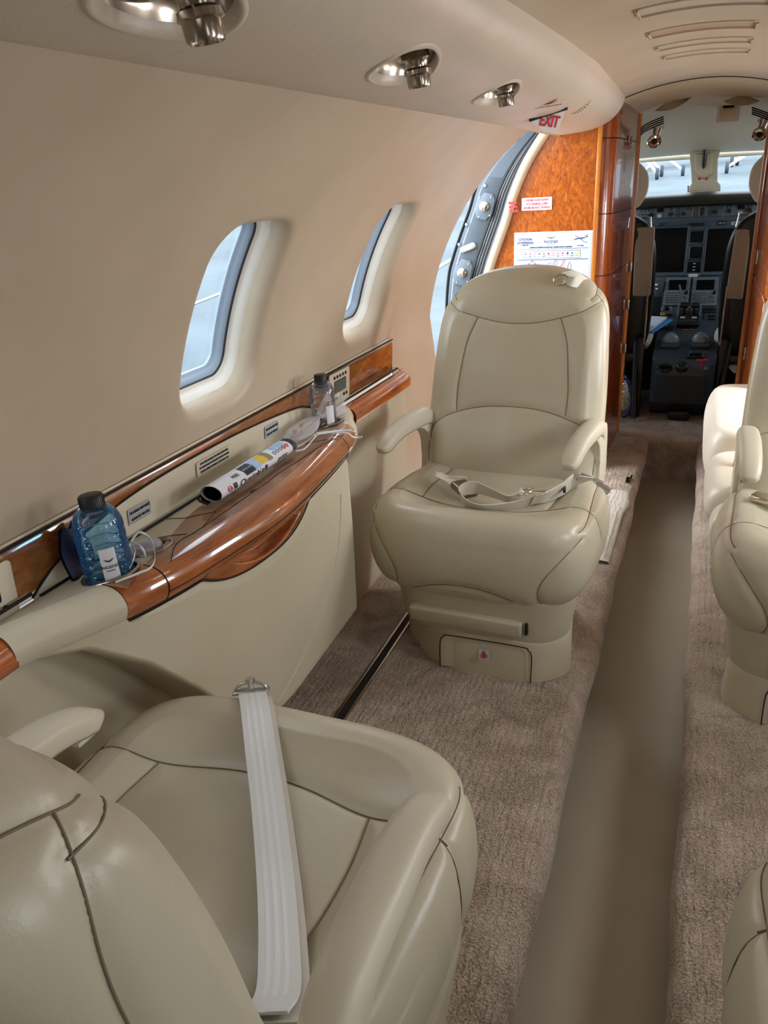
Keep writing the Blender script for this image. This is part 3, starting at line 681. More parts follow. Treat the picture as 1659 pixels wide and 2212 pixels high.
def upholstered(name, V, F, seams, mat, parent, amp=0.006, wid=0.011, seam_r=0.0010, smooth_fn=None):
    V = np.asarray(V); N = mesh_normals(V, F)
    if (N * (V - V.mean(0))).sum() < 0: F = [f[::-1] for f in F]; N = -N
    bvh = BVHTree.FromPolygons([tuple(v) for v in V], F)
    L3 = []
    for mode, pts in seams:
        c = cast(bvh, [tuple(p) for p in cr(pts, 14)], mode)
        if len(c) > 1: L3.append(np.array(c))
    V2 = kd_groove(V, N, L3, amp, wid)
    mb = MB(); mb.add(V2, F); o = mb.build(name, mat, parent, sharp=180)
    bvh2 = BVHTree.FromPolygons([tuple(v) for v in V2], F)
    sm = MB()
    for L in L3:
        q = []
        for p in L:
            h = bvh.find_nearest(Vector(p)); q.append(np.array(Vector(p) - Vector(h[1]) * amp * 0.78))
        q = np.array(q); q2 = [q[0]]
        for p in q[1:]:
            if np.linalg.norm(p - q2[-1]) > 0.006: q2.append(p)
        if len(q2) > 4:
            q2 = np.array(q2)
            for _ in range(3): q2[1:-1] = (q2[:-2] + 2 * q2[1:-1] + q2[2:]) / 4
            sm.tube([tuple(p) for p in cr(q2, 3)], seam_r, 5)
    sm.build('seam', 'seam', o, sharp=180)
    return o
def rings_mesh(R):
    """R: (m, n, 3) closed rings -> verts, faces incl. end caps collapsed to a point"""
    m, n = R.shape[:2]; V = R.reshape(-1, 3).tolist(); F = []
    for i in range(m - 1):
        for j in range(n):
            j2 = (j + 1) % n; F.append((i * n + j, i * n + j2, (i + 1) * n + j2, (i + 1) * n + j))
    V.append(R[0].mean(0).tolist()); V.append(R[-1].mean(0).tolist()); a = m * n
    for j in range(n):
        j2 = (j + 1) % n; F.append((a, j2, j)); F.append((a + 1, (m - 1) * n + j, (m - 1) * n + j2))
    return np.array(V), F

def build_cushion(root):
    n = 420; th = np.linspace(0, 2 * np.pi, n, endpoint=False)
    c, s = np.cos(th), np.sin(th); ex = 2 / 4.2
    X = 0.316 * np.sign(c) * np.abs(c) ** ex; Y = 0.275 * np.sign(s) * np.abs(s) ** ex
    # even spacing round the outline
    d = np.r_[0, np.cumsum(np.hypot(np.diff(np.r_[X, X[0]]), np.diff(np.r_[Y, Y[0]])))]
    t = np.linspace(0, d[-1], n, endpoint=False); X, Y = np.interp(t, d, np.r_[X, X[0]]), np.interp(t, d, np.r_[Y, Y[0]])
    Y = Y + 0.012 * (1 - (X / 0.306) ** 2) * (Y > 0)
    X = X * (1 - 0.06 * np.clip(-Y / 0.27, 0, 1)); R = np.hypot(X, Y)
    prof = cr([(-0.085, 0.461), (-0.055, 0.461), (-0.030, 0.452), (-0.010, 0.433), (0.002, 0.402), (0.008, 0.36), (0.006, 0.315), (-0.004, 0.272), (-0.024, 0.236), (-0.055, 0.214), (-0.10, 0.203), (-0.17, 0.200)], 8)
    rings = []
    for k in range(1, 56):
        sc = k / 56 * (1 - 0.085 / R); x, y = X * sc, Y * sc; q = k / 56
        z = 0.434 + 0.027 * q ** 3 + 0.010 * np.clip(y / 0.27, -0.5, 1)
        # wrinkles radiating from the back of the seat pan
        z = z + 0.0022 * np.sin(26 * x + 9 * y) * np.exp(-((x + 0.04) / 0.11) ** 2 - ((y + 0.07) / 0.10) ** 2)
        rings.append(np.stack([x, y, z], 1))
    for o_, z in prof:
        sc = 1 + o_ / R
        front = np.clip(Y / 0.275, 0, 1); zz = z + 0.010 * np.clip(Y * sc / 0.27, -0.5, 1) * (z > 0.40)
        zz = np.where(z < 0.40, zz + (1 - front) * 0.03 * (0.40 - z) / 0.2, zz)
        rings.append(np.stack([X * sc, Y * sc, zz + 0 * X], 1))
    V, F = rings_mesh(np.array(rings))
    seams = [
        ('top', [(-0.300, 0.085), (-0.25, 0.088), (-0.178, 0.094), (-0.08, 0.118), (0.0, 0.124), (0.08, 0.118), (0.178, 0.094), (0.25, 0.088), (0.300, 0.085)]),
        ('top', [(-0.178, 0.094), (-0.186, 0.0), (-0.180, -0.10), (-0.165, -0.22)]),
        ('top', [(0.178, 0.094), (0.186, 0.0), (0.180, -0.10), (0.165, -0.22)]),
        # corner lobes seen from the front
        ('front', [(-0.292, 0.425), (-0.255, 0.385), (-0.212, 0.33), (-0.196, 0.285), (-0.205, 0.245), (-0.235, 0.222), (-0.262, 0.226)]),
        ('front', [(0.292, 0.425), (0.255, 0.385), (0.212, 0.33), (0.196, 0.285), (0.205, 0.245), (0.235, 0.222), (0.262, 0.226)]),
        ('front', [(-0.158, 0.222), (-0.12, 0.252), (-0.05, 0.276), (0.03, 0.278), (0.10, 0.262), (0.15, 0.236), (0.168, 0.215)]),
        ('right', [(0.20, 0.44), (0.10, 0.452), (-0.05, 0.452), (-0.20, 0.44)]), ('left', [(0.20, 0.44), (0.10, 0.452), (-0.05, 0.452), (-0.20, 0.44)]),
        ('right', [(0.085, 0.458), (0.075, 0.40), (0.07, 0.34), (0.08, 0.26)]), ('left', [(0.085, 0.458), (0.075, 0.40), (0.07, 0.34), (0.08, 0.26)]),
    ]
    return upholstered('seat_cushion', V, F, seams, 'leather', root, amp=0.0065, wid=0.012)

BK_Y = cr([(0.33, -0.150), (0.45, -0.165), (0.55, -0.190), (0.65, -0.222), (0.75, -0.250), (0.85, -0.285), (0.95, -0.325), (1.05, -0.372)], 8)
def back_y(z): return np.interp(z, BK_Y[:, 0], BK_Y[:, 1])
def build_back(root):
    pts = [(0.0, 1.030), (0.10, 1.020), (0.18, 0.990), (0.232, 0.940), (0.252, 0.88), (0.262, 0.78), (0.268, 0.66), (0.270, 0.54), (0.268, 0.44), (0.245, 0.37), (0.19, 0.345), (0.10, 0.338), (0.0, 0.336)]
    full = pts + [(-a, b) for a, b in pts[-2:0:-1]]
    O = cr(full, 16, True); n = 400
    d = np.r_[0, np.cumsum(np.linalg.norm(np.diff(np.vstack([O, O[:1]]), axis=0), axis=1))]
    t = np.linspace(0, d[-1], n, endpoint=False); OO = np.vstack([O, O[:1]])
    X = np.interp(t, d, OO[:, 0]); Z = np.interp(t, d, OO[:, 1]); zc = 0.66
    Rr = np.hypot(X, Z - zc)
    rings = []
    def ring(sc, dep):
        x, z = X * sc, zc + (Z - zc) * sc; fade = np.clip((0.97 - sc) / 0.16, 0, 1); fade = fade * fade * (3 - 2 * fade)
        bol = 0.012 * np.exp(-((np.abs(x) - 0.205) / 0.05) ** 2) * (z < 0.95) * (z > 0.38)
        lum = 0.014 * np.exp(-((z - 0.50) / 0.10) ** 2) * np.exp(-(x / 0.2) ** 2) + 0.010 * np.exp(-((z - 0.955) / 0.06) ** 2) * np.exp(-(x / 0.2) ** 2)
        return np.stack([x, back_y(z) + dep + (bol + lum) * fade * (1.0 if dep > -0.1 else 0.0), z], 1)
    for k in range(1, 70): rings.append(ring(k / 70 * (1 - 0.06 / Rr), 0.0))
    for o_, dep in cr([(-0.06, 0.0), (-0.035, -0.004), (-0.016, -0.014), (-0.004, -0.030), (0.0, -0.05), (0.001, -0.075), (-0.001, -0.10), (-0.008, -0.122), (-0.022, -0.138), (-0.045, -0.147), (-0.07, -0.150)], 9):
        rings.append(ring(1 + o_ / Rr, dep))
    for k in range(74, 0, -1): rings.append(ring(k / 75 * (1 - 0.07 / Rr), -0.150))
    V, F = rings_mesh(np.array(rings)); F = [f[::-1] for f in F]
    N = None
    seams = [
        ('front', [(-0.252, 0.955), (-0.19, 0.915), (-0.125, 0.895), (-0.06, 0.882), (0.0, 0.878), (0.06, 0.882), (0.125, 0.895), (0.19, 0.915), (0.252, 0.955)][1:-1]),
        ('front', [(-0.19, 0.915), (-0.22, 0.930), (-0.235, 0.938)]), ('front', [(0.19, 0.915), (0.22, 0.930), (0.235, 0.938)]),
        ('front', [(-0.125, 0.895), (-0.150, 0.83), (-0.163, 0.74), (-0.168, 0.68), (-0.166, 0.622)]),
        ('front', [(0.125, 0.895), (0.150, 0.83), (0.163, 0.74), (0.168, 0.68), (0.166, 0.622)]),
        ('front', [(-0.262, 0.575), (-0.22, 0.603), (-0.166, 0.622), (-0.08, 0.640), (0.0, 0.644), (0.08, 0.640), (0.166, 0.622), (0.22, 0.597), (0.250, 0.565), (0.258, 0.52), (0.258, 0.46)][0:11]),
        ('front', [(-0.262, 0.575), (-0.264, 0.52), (-0.262, 0.46)]),
        ('right', [(-0.362, 0.956), (-0.374, 0.92), (-0.378, 0.86), (-0.358, 0.76), (-0.33, 0.64), (-0.30, 0.52), (-0.28, 0.42)]),
        ('left', [(-0.362, 0.956), (-0.374, 0.92), (-0.378, 0.86), (-0.358, 0.76), (-0.33, 0.64), (-0.30, 0.52), (-0.28, 0.42)]),
        ('right', [(-0.332, 0.943), (-0.362, 0.956), (-0.395, 0.964), (-0.43, 0.968), (-0.455, 0.968)]), ('left', [(-0.332, 0.943), (-0.362, 0.956), (-0.395, 0.964), (-0.43, 0.968), (-0.455, 0.968)]),
        ('back', [(-0.200, 0.978), (-0.12, 0.965), (0.0, 0.96), (0.12, 0.965), (0.200, 0.978)]),
        ('back', [(0.17, 0.970), (0.19, 0.8), (0.205, 0.6), (0.2, 0.4)]), ('back', [(-0.17, 0.970), (-0.19, 0.8), (-0.205, 0.6), (-0.2, 0.4)]),
    ]
    return upholstered('backrest', V, F, seams, 'leather', root, amp=0.0055, wid=0.011)

def build_arm(root, sx):
    """arm pad curving down at the tip, with its bracket dropping to the seat side"""
    path = cr([(-0.27, 0.570), (-0.24, 0.605), (-0.19, 0.622), (-0.10, 0.624), (-0.02, 0.615), (0.04, 0.594), (0.075, 0.568)], 7)
    ws = np.interp(np.linspace(0, 1, len(path)), [0, 0.12, 0.5, 0.85, 0.95, 1], [0.022, 0.026, 0.029, 0.026, 0.022, 0.013])
    hs = np.interp(np.linspace(0, 1, len(path)), [0, 0.12, 0.5, 0.85, 0.95, 1], [0.026, 0.028, 0.026, 0.021, 0.018, 0.012])
    T = np.gradient(path, axis=0); T /= np.linalg.norm(T, axis=1)[:, None]
    xb = 0.252; R = []
    th = np.linspace(0, 2 * np.pi, 36, endpoint=False)
    for (y, z), w, h, tt in zip(path, ws, hs, T):
        ny, nz = -tt[1], tt[0]
        a = np.sign(np.cos(th)) * np.abs(np.cos(th)) ** 0.75 * w; b = np.sign(np.sin(th)) * np.abs(np.sin(th)) ** 0.75 * h
        R.append(np.stack([sx * (xb + a + 0.006), y + ny * (b - h), z + nz * (b - h)], 1))
    V, F = rings_mesh(np.array(R)); mb = MB(); mb.add(V, F)
    arm = mb.build('armrest', 'arm_leather', root, sharp=180, recalc=True)
    # stitched line along the lower edge of the pad
    sm = MB(); k = 2; 
    for kk in (1,):
        P = [tuple(r[np.argmin(np.abs(th - (np.pi * 1.80 if True else 0)))]) for r in R[4:]]
        P2 = [tuple(r[np.argmin(np.abs(th - np.pi * 1.20))]) for r in R[4:]]
        sm.tube(P, 0.0012, 5); sm.tube(P2, 0.0012, 5)
    sm.build('seam', 'seam', arm, sharp=180)
    br = MB()
    poly = cr([(-0.275, 0.575), (-0.245, 0.598), (-0.20, 0.600), (-0.13, 0.592), (-0.12, 0.580), (-0.16, 0.565), (-0.195, 0.53), (-0.205, 0.47), (-0.205, 0.34), (-0.27, 0.34), (-0.285, 0.47)], 5, True)
    br.prism([(a, b) for a, b in poly], 0.040 * sx, (sx * (xb - 0.014), 0, 0), (0, 1, 0), (0, 0, 1), 0.004)
    br.build('armrest_bracket', 'arm_leather', arm, sharp=35, recalc=True)
    gp = MB(); gp.box((sx * (xb + 0.006), 0.035, 0.552), (0.030, 0.045, 0.009), bev=0.004); gp.build('recline_lever', 'arm_leather', arm)
    return arm

def round_poly(poly, rs, n=7):
    out = []; m = len(poly)
    for i in range(m):
        p0, p1, p2 = Vector(poly[i - 1]), Vector(poly[i]), Vector(poly[(i + 1) % m]); r = min(rs[i], (p0 - p1).length * 0.49, (p2 - p1).length * 0.49)
        a, b = p1 + (p0 - p1).normalized() * r, p1 + (p2 - p1).normalized() * r
        for k in range(n + 1): t = k / n; out.append(tuple(a * (1 - t) ** 2 + p1 * 2 * t * (1 - t) + b * t * t))
    return out
def build_base(root):
    # plan outlines: the corner on the window side is cut back further than the one on the aisle side
    shroud = round_poly([(-0.180, 0.262), (0.095, 0.262), (0.256, 0.090), (0.256, -0.20), (-0.215, -0.20), (-0.268, 0.190)], [0.05, 0.09, 0.09, 0.03, 0.03, 0.05])
    skirt = round_poly([(-0.20, 0.252), (0.17, 0.252), (0.256, 0.13), (0.256, -0.22), (-0.235, -0.22), (-0.272, 0.18)], [0.07, 0.10, 0.08, 0.03, 0.03, 0.07])
    mb = MB(); R = []
    for z, k in cr([(0.112, 0.90), (0.114, 0.955), (0.122, 0.975), (0.15, 0.99), (0.19, 1.01), (0.25, 1.04)], 4): R.append([(x * k, y * k, z) for x, y in skirt])
    mb.grid(np.array(R), cv=True, flip=True); mb.f.append(tuple(range(len(skirt)))); mb.f.append(tuple(mb.n - len(skirt) + i for i in range(len(skirt))))
    mb.build('skirt', 'leather', root, sharp=60, recalc=True)
    mb = MB(); R = []
    for z, k in cr([(0.0, 1.0), (0.03, 1.0), (0.09, 0.985), (0.112, 0.975), (0.120, 0.96), (0.122, 0.9)], 4): R.append([(x * k, y * k, z) for x, y in shroud])
    mb.grid(np.array(R), cv=True, flip=True); mb.f.append(tuple(mb.n - len(shroud) + i for i in range(len(shroud))))
    base = mb.build('pedestal_shroud', 'panel_beige', root, sharp=60, recalc=True)
    DX = -0.045
    # life vest drawer front, its seam lines and its pictogram
    out = [(-0.128, 0.004)] + [(-0.128, 0.085), (-0.118, 0.103), (-0.095, 0.110)] + [(0.095, 0.110), (0.118, 0.103), (0.128, 0.085)] + [(0.128, 0.004), (0.08, 0.012), (0.03, 0.022), (-0.03, 0.022), (-0.08, 0.012)]
    mb = MB(); mb.prism(out[::-1], 0.007, (DX, 0.2595, 0), (1, 0, 0), (0, -0.06, 1), 0.0025)
    dr = mb.build('life_vest_drawer', 'panel_beige', root, sharp=35, recalc=True)
    mb = MB(); mb.tube([(x + DX, 0.2672 - 0.06 * z, z) for x, z in cr(out[:8], 5)], 0.0016, 6); mb.build('drawer_gap', 'dark_gap', dr, sharp=180)
    mb = MB(); mb.prism(rrect(0.030, 0.030, 0.003), 0.0012, (DX, 0.2695, 0.072), (-1, 0, 0), (0, -0.06, 1)); lb = mb.build('life_vest_label', 'label_grey', root, smooth=False, label='grey square sticker with a red life vest pictogram')
    mb = MB(); o_ = (DX, 0.2712, 0.071); mb.prism([(-0.005, -0.008), (0.005, -0.008), (0.006, 0.005), (0.003, 0.007), (-0.003, 0.007), (-0.006, 0.005)], 0.0006, o_, (-1, 0, 0), (0, -0.06, 1)); mb.build('vest_symbol', 'red_paint', lb, smooth=False)
    mb = MB(); mb.tube([(DX + 0.0028 * math.cos(a), 0.2716, 0.082 + 0.0028 * math.sin(a)) for a in np.linspace(0, 6.28, 12)], 0.0006, 5, closed=True)
    for s in (-1, 1): mb.tube([(DX + s * 0.006, 0.2718, 0.076), (DX + s * 0.011, 0.2722, 0.070), (DX + s * 0.006, 0.2724, 0.062)], 0.0006, 5)
    mb.build('figure_outline', 'ink', lb, sharp=180)
    # leather flap bar of the leg rest
    mb = MB(); mb.box((0.004, 0.253, 0.165), (0.318, 0.030, 0.046), Matrix.Rotation(math.radians(-8), 3, 'X'), 0.007, 3); fl = mb.build('leg_rest_bar', 'leather', root)
    mb = MB(); mb.box((-0.166, 0.248, 0.168), (0.008, 0.026, 0.036), bev=0.003); mb.build('bar_end', 'black_plastic', fl)
    mb = MB(); mb.box((0, -0.02, 0.006), (0.40, 0.40, 0.012)); mb.build('floor_track_plate', 'steel', root)
    return base

seat0 = thing('cabin_seat', '', 'seat')
build_base(seat0); build_cushion(seat0); build_back(seat0); build_arm(seat0, 1); build_arm(seat0, -1)
seats = [seat0] + [copy_tree(seat0) for _ in range(3)]
info = [((-0.496, 1.985, 0), 180 - 2, 'beige leather cabin seat facing aft, a loosely coiled lap belt on its cushion'),
        ((-0.492, 0.640, 0), 0, 'nearest beige leather cabin seat, seen from behind, a straight silvery strap over its cushion'),
        ((0.415, 1.985, 0), 180, 'beige leather cabin seat right of the aisle facing aft, cut off by the right edge'),
        ((0.430, 0.635, 0), 0, 'beige leather cabin seat in the lower right corner, only its cushion corner showing')]
for s, (loc, rz, lb) in zip(seats, info):
    s.location = loc; s.rotation_euler = (0, 0, math.radians(rz)); s['label'] = lb
    if loc[0] > 0: s.scale = (-1, 1, 1)
    WLOC[s.name] = Vector((0, 0, 0))

for ch in seat0.children: pass
for ch in seats[0].children:                              # the lower frame stays square to the cabin while the upper seat swivels
    if ch.name.split('.')[0] in ('pedestal_shroud', 'life_vest_drawer', 'life_vest_label', 'floor_track_plate'):
        ch.rotation_euler = (0, 0, math.radians(2)); ch.location = (0.0, 0.0, 0)
    if ch.name.split('.')[0] == 'backrest': ch.location = (0.01, 0, -0.008)
    if ch.name.split('.')[0] == 'armrest':
        lft = sum(v.co.x for v in ch.data.vertices) > 0; a_ = math.radians(-8 if lft else -5); pv = Vector((0.25 if lft else -0.25, -0.25, 0)); R_ = Matrix.Rotation(a_, 3, 'Z'); ch.rotation_euler = (0, 0, a_); ch.location = pv - R_ @ pv + Vector((0.015 if lft else 0.008, 0, 0))
for ch in seats[1].children:                              # reclined a notch
    if ch.name.split('.')[0] == 'armrest': ch.location = (0, -0.040, 0.014)
    if ch.name.split('.')[0] == 'seat_cushion': ch.location = (-0.045, 0, 0)
    if ch.name.split('.')[0] == 'backrest':
        a_ = math.radians(-5.5); pv = Vector((0, -0.40, 1.0)); R_ = Matrix.Rotation(a_, 3, 'X'); ch.rotation_euler = (a_, 0, 0); ch.location = pv - R_ @ pv + Vector((-0.02, -0.050, 0))

# ---- belts: built in the seat's local frame, children of their seat
def local_of(seat, P):
    """world point -> local coordinates of a placed seat"""
    a = seat.rotation_euler.z; d = Vector(P) - seat.location; c, s = math.cos(-a), math.sin(-a)
    return (d.x * c - d.y * s, d.x * s + d.y * c, d.z)
fs, rs = seats[0], seats[1]
def L(pts, seat=fs): return [local_of(seat, p) for p in pts]
zc = 0.455
bl = MB()
ribbon(bl, L([at(1268, 1030, z=0.50), at(1245, 1042, z=0.475), at(1190, 1068, z=0.462), at(1120, 1090, z=0.455), at(1050, 1098, z=0.457), at(1012, 1090, z=0.462), at(996, 1072, z=0.478), at(1003, 1058, z=0.492), at(1030, 1054, z=0.494), at(1065, 1066, z=0.482), at(1098, 1078, z=0.470), at(1120, 1072, z=0.474), at(1130, 1060, z=0.486)]),
       [(0.1, 0.80, 0.60)] * 2 + [(0, 0.72, 0.69)] * 3 + [(0.1, 0.55, 0.83), (0.0, 0.35, 0.93), (0.0, 0.35, 0.93), (0, 0.45, 0.89), (0, 0.6, 0.8), (0, 0.7, 0.7), (0, 0.7, 0.7), (0, 0.6, 0.8)], 0.047, 0.0022)
ribbon(bl, L([at(1235, 1040, z=0.484), at(1212, 1058, z=0.474), at(1180, 1073, z=0.468), at(1150, 1080, z=0.466)]), (0.1, 0.78, 0.6), 0.053, 0.004)
belt = bl.build('lap_belt', 'belt', fs, sharp=60)
bl = MB(); ribbon(bl, L([at(940, 1022, z=0.49), at(965, 1028, z=0.478), at(1005, 1030, z=0.468)]), (0.2, 0.9, 0.3), 0.044, 0.0022)
ribbon(bl, L([at(945, 1024, z=0.492), at(975, 1040, z=0.475), at(990, 1052, z=0.47)]), (0.3, 0.9, 0.2), 0.044, 0.0022)
bl.build('lap_belt', 'belt', fs, sharp=60)
c = at(1003, 1056, z=0.475); c = Vector(local_of(fs, c))
bk = MB(); rotb = Matrix.Rotation(math.radians(-42 + 180), 3, 'Z') @ Matrix.Rotation(math.radians(8), 3, 'Y')
bk.box(c, (0.082, 0.050, 0.022), rotb, 0.009, 4); bko = bk.build('buckle', 'buckle_bronze', fs, sharp=60, label='brownish metal buckle')
bk = MB(); bk.lathe([(0.0, 0.0), (0.011, 0.0), (0.012, 0.002), (0.012, 0.004)], c + rotb @ Vector((0.022, 0, 0.0115)), rotb @ Vector((0, 0, 1)), 20); bk.build('release_button', 'black_satin', bko, recalc=True)
c = Vector(local_of(fs, at(1133, 1062, z=0.485))); bk = MB(); rt = Matrix.Rotation(math.radians(168), 3, 'Z') @ Matrix.Rotation(math.radians(-12), 3, 'Y')
for dx, dy, sx_, sy_ in ((0, 0.024, 0.036, 0.007), (0, -0.024, 0.036, 0.007), (0.016, 0, 0.006, 0.05), (-0.004, 0, 0.006, 0.05), (-0.016, 0, 0.005, 0.05)): bk.box(c + rt @ Vector((dx, dy, 0)), (sx_, sy_, 0.005), rt, 0.0018)
bk.box(c + rt @ Vector((0.040, 0, -0.002)), (0.05, 0.018, 0.0035), rt, 0.0015)
bk.build('belt_tongue', 'chrome', fs, sharp=50)
c = Vector(local_of(fs, at(1219, 1054, z=0.478))); bk = MB(); bk.box(c, (0.008, 0.054, 0.010), Matrix.Rotation(math.radians(12), 3, 'Z'), 0.002); bk.build('strap_keeper', 'black_plastic', fs)
# shoulder strap end over the head panel
sb = MB(); ribbon(sb, L([at(1270, 616, y=2.38), at(1250, 603, y=2.335), at(1232, 598, y=2.312), at(1216, 602, y=2.30)]), [(0.3, 0.3, 1.0)] * 4, 0.036, 0.003)
ribbon(sb, L([at(1258, 610, y=2.35), at(1238, 608, y=2.31), at(1218, 601, y=2.298)]), (0.3, 0.6, 0.8), 0.03, 0.003); sbo = sb.build('shoulder_strap', 'belt', fs, sharp=60)
c = at(1212, 604, y=2.292); bk = MB()
bk.tube(L([c + Vector((0.020 * math.cos(a), 0.004 * math.sin(a), 0.014 * math.sin(a))) for a in np.linspace(0.4, 5.6, 20)]), 0.0028, 8); bk.build('strap_ring', 'chrome', sbo)
# side fitting of the front seat towards the aisle
c = Vector(local_of(fs, at(1300, 1050, y=2.12))); bk = MB()
bk.tube([c + Vector((0.012, 0, 0.004)), c + Vector((-0.022, 0.01, -0.012))], 0.011, 14); bk.box(c + Vector((0.03, 0.0, 0.014)), (0.07, 0.012, 0.022), Matrix.Rotation(math.radians(-20), 3, 'Y'), 0.003); bk.build('recline_cylinder', 'steel', fs)
# near seat: strap lying straight across the cushion
rb = MB()
bvc = None
path = [(-0.325, 0.400, 0.520), (-0.336, 0.44, 0.490), (-0.364, 0.49, 0.468), (-0.420, 0.58, 0.452), (-0.50, 0.70, 0.452), (-0.563, 0.79, 0.470), (-0.612, 0.86, 0.4765), (-0.645, 0.905, 0.468), (-0.660, 0.925, 0.455)]
ribbon(rb, L(path, rs), (0.9, 0.42, 0.0), 0.047, 0.003, 12)
stripe = rb.build('lap_belt', 'belt_silver', rs, sharp=60, label='silvery striped webbing')
rb = MB(); p2 = [(x + 0.014, y - 0.004, z - 0.003) for x, y, z in path[:-1]]; ribbon(rb, L(p2, rs), (0.9, 0.42, 0.0), 0.044, 0.003, 12); rb.build('lap_belt', 'belt', rs, sharp=60)
for off_, w_ in ((-0.0125, 0.005), (-0.002, 0.006), (0.0085, 0.005)):
    rb = MB(); dv = Vector((0.9, 0.42, 0)).normalized() * off_
    ribbon(rb, L([(x + dv.x, y + dv.y, z + 0.0014) for x, y, z in path], rs), (0.9, 0.42, 0.0), w_, 0.0006, 12); rb.build('woven_stripe', 'ribbon_white', stripe, sharp=60)
c = Vector((-0.657, 0.918, 0.463)); ax = Vector((0.9, 0.42, 0.0)).normalized(); ay = Vector((-0.42, 0.9, -0.25)).normalized(); az = ax.cross(ay)
bk = MB(); Rm = Matrix((ax, ay, az)).transposed()
for a, b, sa, sb_ in ((0, 0.012, 0.062, 0.006), (0, -0.006, 0.062, 0.006), (0.029, 0.003, 0.005, 0.026), (-0.029, 0.003, 0.005, 0.026)): bk.box(Vector(local_of(rs, c + ax * a + ay * b)), (sa, sb_, 0.006), Rm, 0.002)
bk.tube([local_of(rs, c + ax * (0.026 * math.cos(t)) + ay * (0.003) + az * (0.003 + 0.013 * math.sin(t))) for t in np.linspace(0, math.pi, 14)], 0.0028, 8)
bk.tube([local_of(rs, c + az * 0.004 + ay * 0.003), local_of(rs, c + az * 0.020 + ay * 0.003)], 0.005, 12)
bk.tube([local_of(rs, c + az * 0.019 + ay * 0.003), local_of(rs, c + az * 0.023 + ay * 0.003)], 0.0085, 16)
bk.build('buckle', 'steel', rs, sharp=50)
# buckle of the right hand seat
c = at(1654, 1078, z=0.47); bk = MB(); s3 = seats[2]
lc = Vector(local_of(s3, c)); lc.x *= -1; bk.box(lc, (0.07, 0.045, 0.02), Matrix.Rotation(0.5, 3, 'Z'), 0.006, 3); bk.build('buckle', 'chrome', s3)

# ============================================================ side ledge with folded table, wood trim, cup holders
sl = thing('side_ledge', 'beige side ledge with glossy wood table edge and cup holders along the left wall', 'side ledge', (-0.85, 1.3, 0.1))
EK = [(0.30, -0.885), (0.55, -0.885), (0.66, -0.872), (0.75, -0.838), (0.83, -0.806), (0.90, -0.785), (1.0, -0.766), (1.2, -0.745), (1.35, -0.750), (1.5, -0.766), (1.65, -0.786), (1.75, -0.806), (1.82, -0.835), (1.90, -0.880), (1.96, -0.900), (2.1, -0.905), (2.5, -0.905)]
EC = cr(EK, 8)
def E_(y): return float(np.interp(y, EC[:, 0], EC[:, 1]))
BKn = [(0.80, -0.775), (0.83, -0.80), (0.88, -0.818), (0.95, -0.842), (1.007, -0.860), (1.139, -0.905), (1.25, -0.918), (1.327, -0.918), (1.479, -0.895), (1.60, -0.880), (1.69, -0.870), (1.76, -0.86), (1.80, -0.84)]
BC = cr(BKn, 6)
def B_(y): return float(np.interp(y, BC[:, 0], BC[:, 1]))
XW = -0.962
CUPS = [((-0.872, 0.875), 0.047), ((-0.876, 0.985), 0.040), ((-0.895, 1.775), 0.041)]
def top_z(x, y): return 0.666 + 0.024 * min(1.0, max(0.0, (x - XW) / max(0.02, (E_(y) - 0.045 - XW))))
def edge_prof(y):
    e = E_(y); z0 = top_z(e - 0.045, y)
    return [(e - 0.045, z0), (e - 0.032, z0 - 0.0005), (e - 0.019, z0 - 0.004), (e - 0.008, z0 - 0.012), (e - 0.001, z0 - 0.024), (e + 0.001, z0 - 0.036), (e - 0.004, z0 - 0.052), (e - 0.010, z0 - 0.060)]
def drop_cups(P):
    """press the ledge surface down inside the cup holders"""
    for (cx_, cy_), r in CUPS:
        pass
    return P
# beige top with cup holder holes: disc cells are removed and replaced by rings
def hole_surface(mb, x0f, x1f, y0, y1, ny, nx, zoff=0.0):
    ys = np.linspace(y0, y1, ny); vid = {}; V = []; F = []
    G = []
    for y in ys:
        a, b = x0f(y), x1f(y); row = []
        for t in np.linspace(0, 1, nx):
            x = a + (b - a) * t; px, py = x, y
            for (cx_, cy_), r in CUPS:
                d = math.hypot(px - cx_, py - cy_)
                if d < r * 1.0:                                  # snap vertices inside a hole onto its rim
                    k = r / max(d, 1e-5); px, py = cx_ + (px - cx_) * k, cy_ + (py - cy_) * k
            row.append((px, py, top_z(px, py) + zoff))
        G.append(row)
    G = np.array(G); n = len(V); ins = []
    for i in range(ny - 1):
        for j in range(nx - 1):
            q = [G[i, j], G[i + 1, j], G[i + 1, j + 1], G[i, j + 1]]; c = np.mean(q, 0)
            if any(math.hypot(c[0] - cx_, c[1] - cy_) < r * 0.985 for (cx_, cy_), r in CUPS): continue
            F.append((i * nx + j, i * nx + j + 1, (i + 1) * nx + j + 1, (i + 1) * nx + j))
    mb.add(G.reshape(-1, 3), F)
mb = MB()
hole_surface(mb, lambda y: XW, lambda y: min(B_(y), E_(y) - 0.045) if 0.80 < y < 1.80 else E_(y) - 0.045, 0.50, 1.98, 260, 26)
def edge_grid(mb, y0, y1, n=30, dz=0.0, flip=True):
    mb.grid(np.array([[(x, y, z + dz) for x, z in cr(edge_prof(y), 4)] for y in np.linspace(y0, y1, n)]), flip=flip)
edge_grid(mb, 0.66, 0.828); edge_grid(mb, 1.762, 1.935, 30)
mb.build('ledge_top', 'ledge_beige', sl, sharp=50)
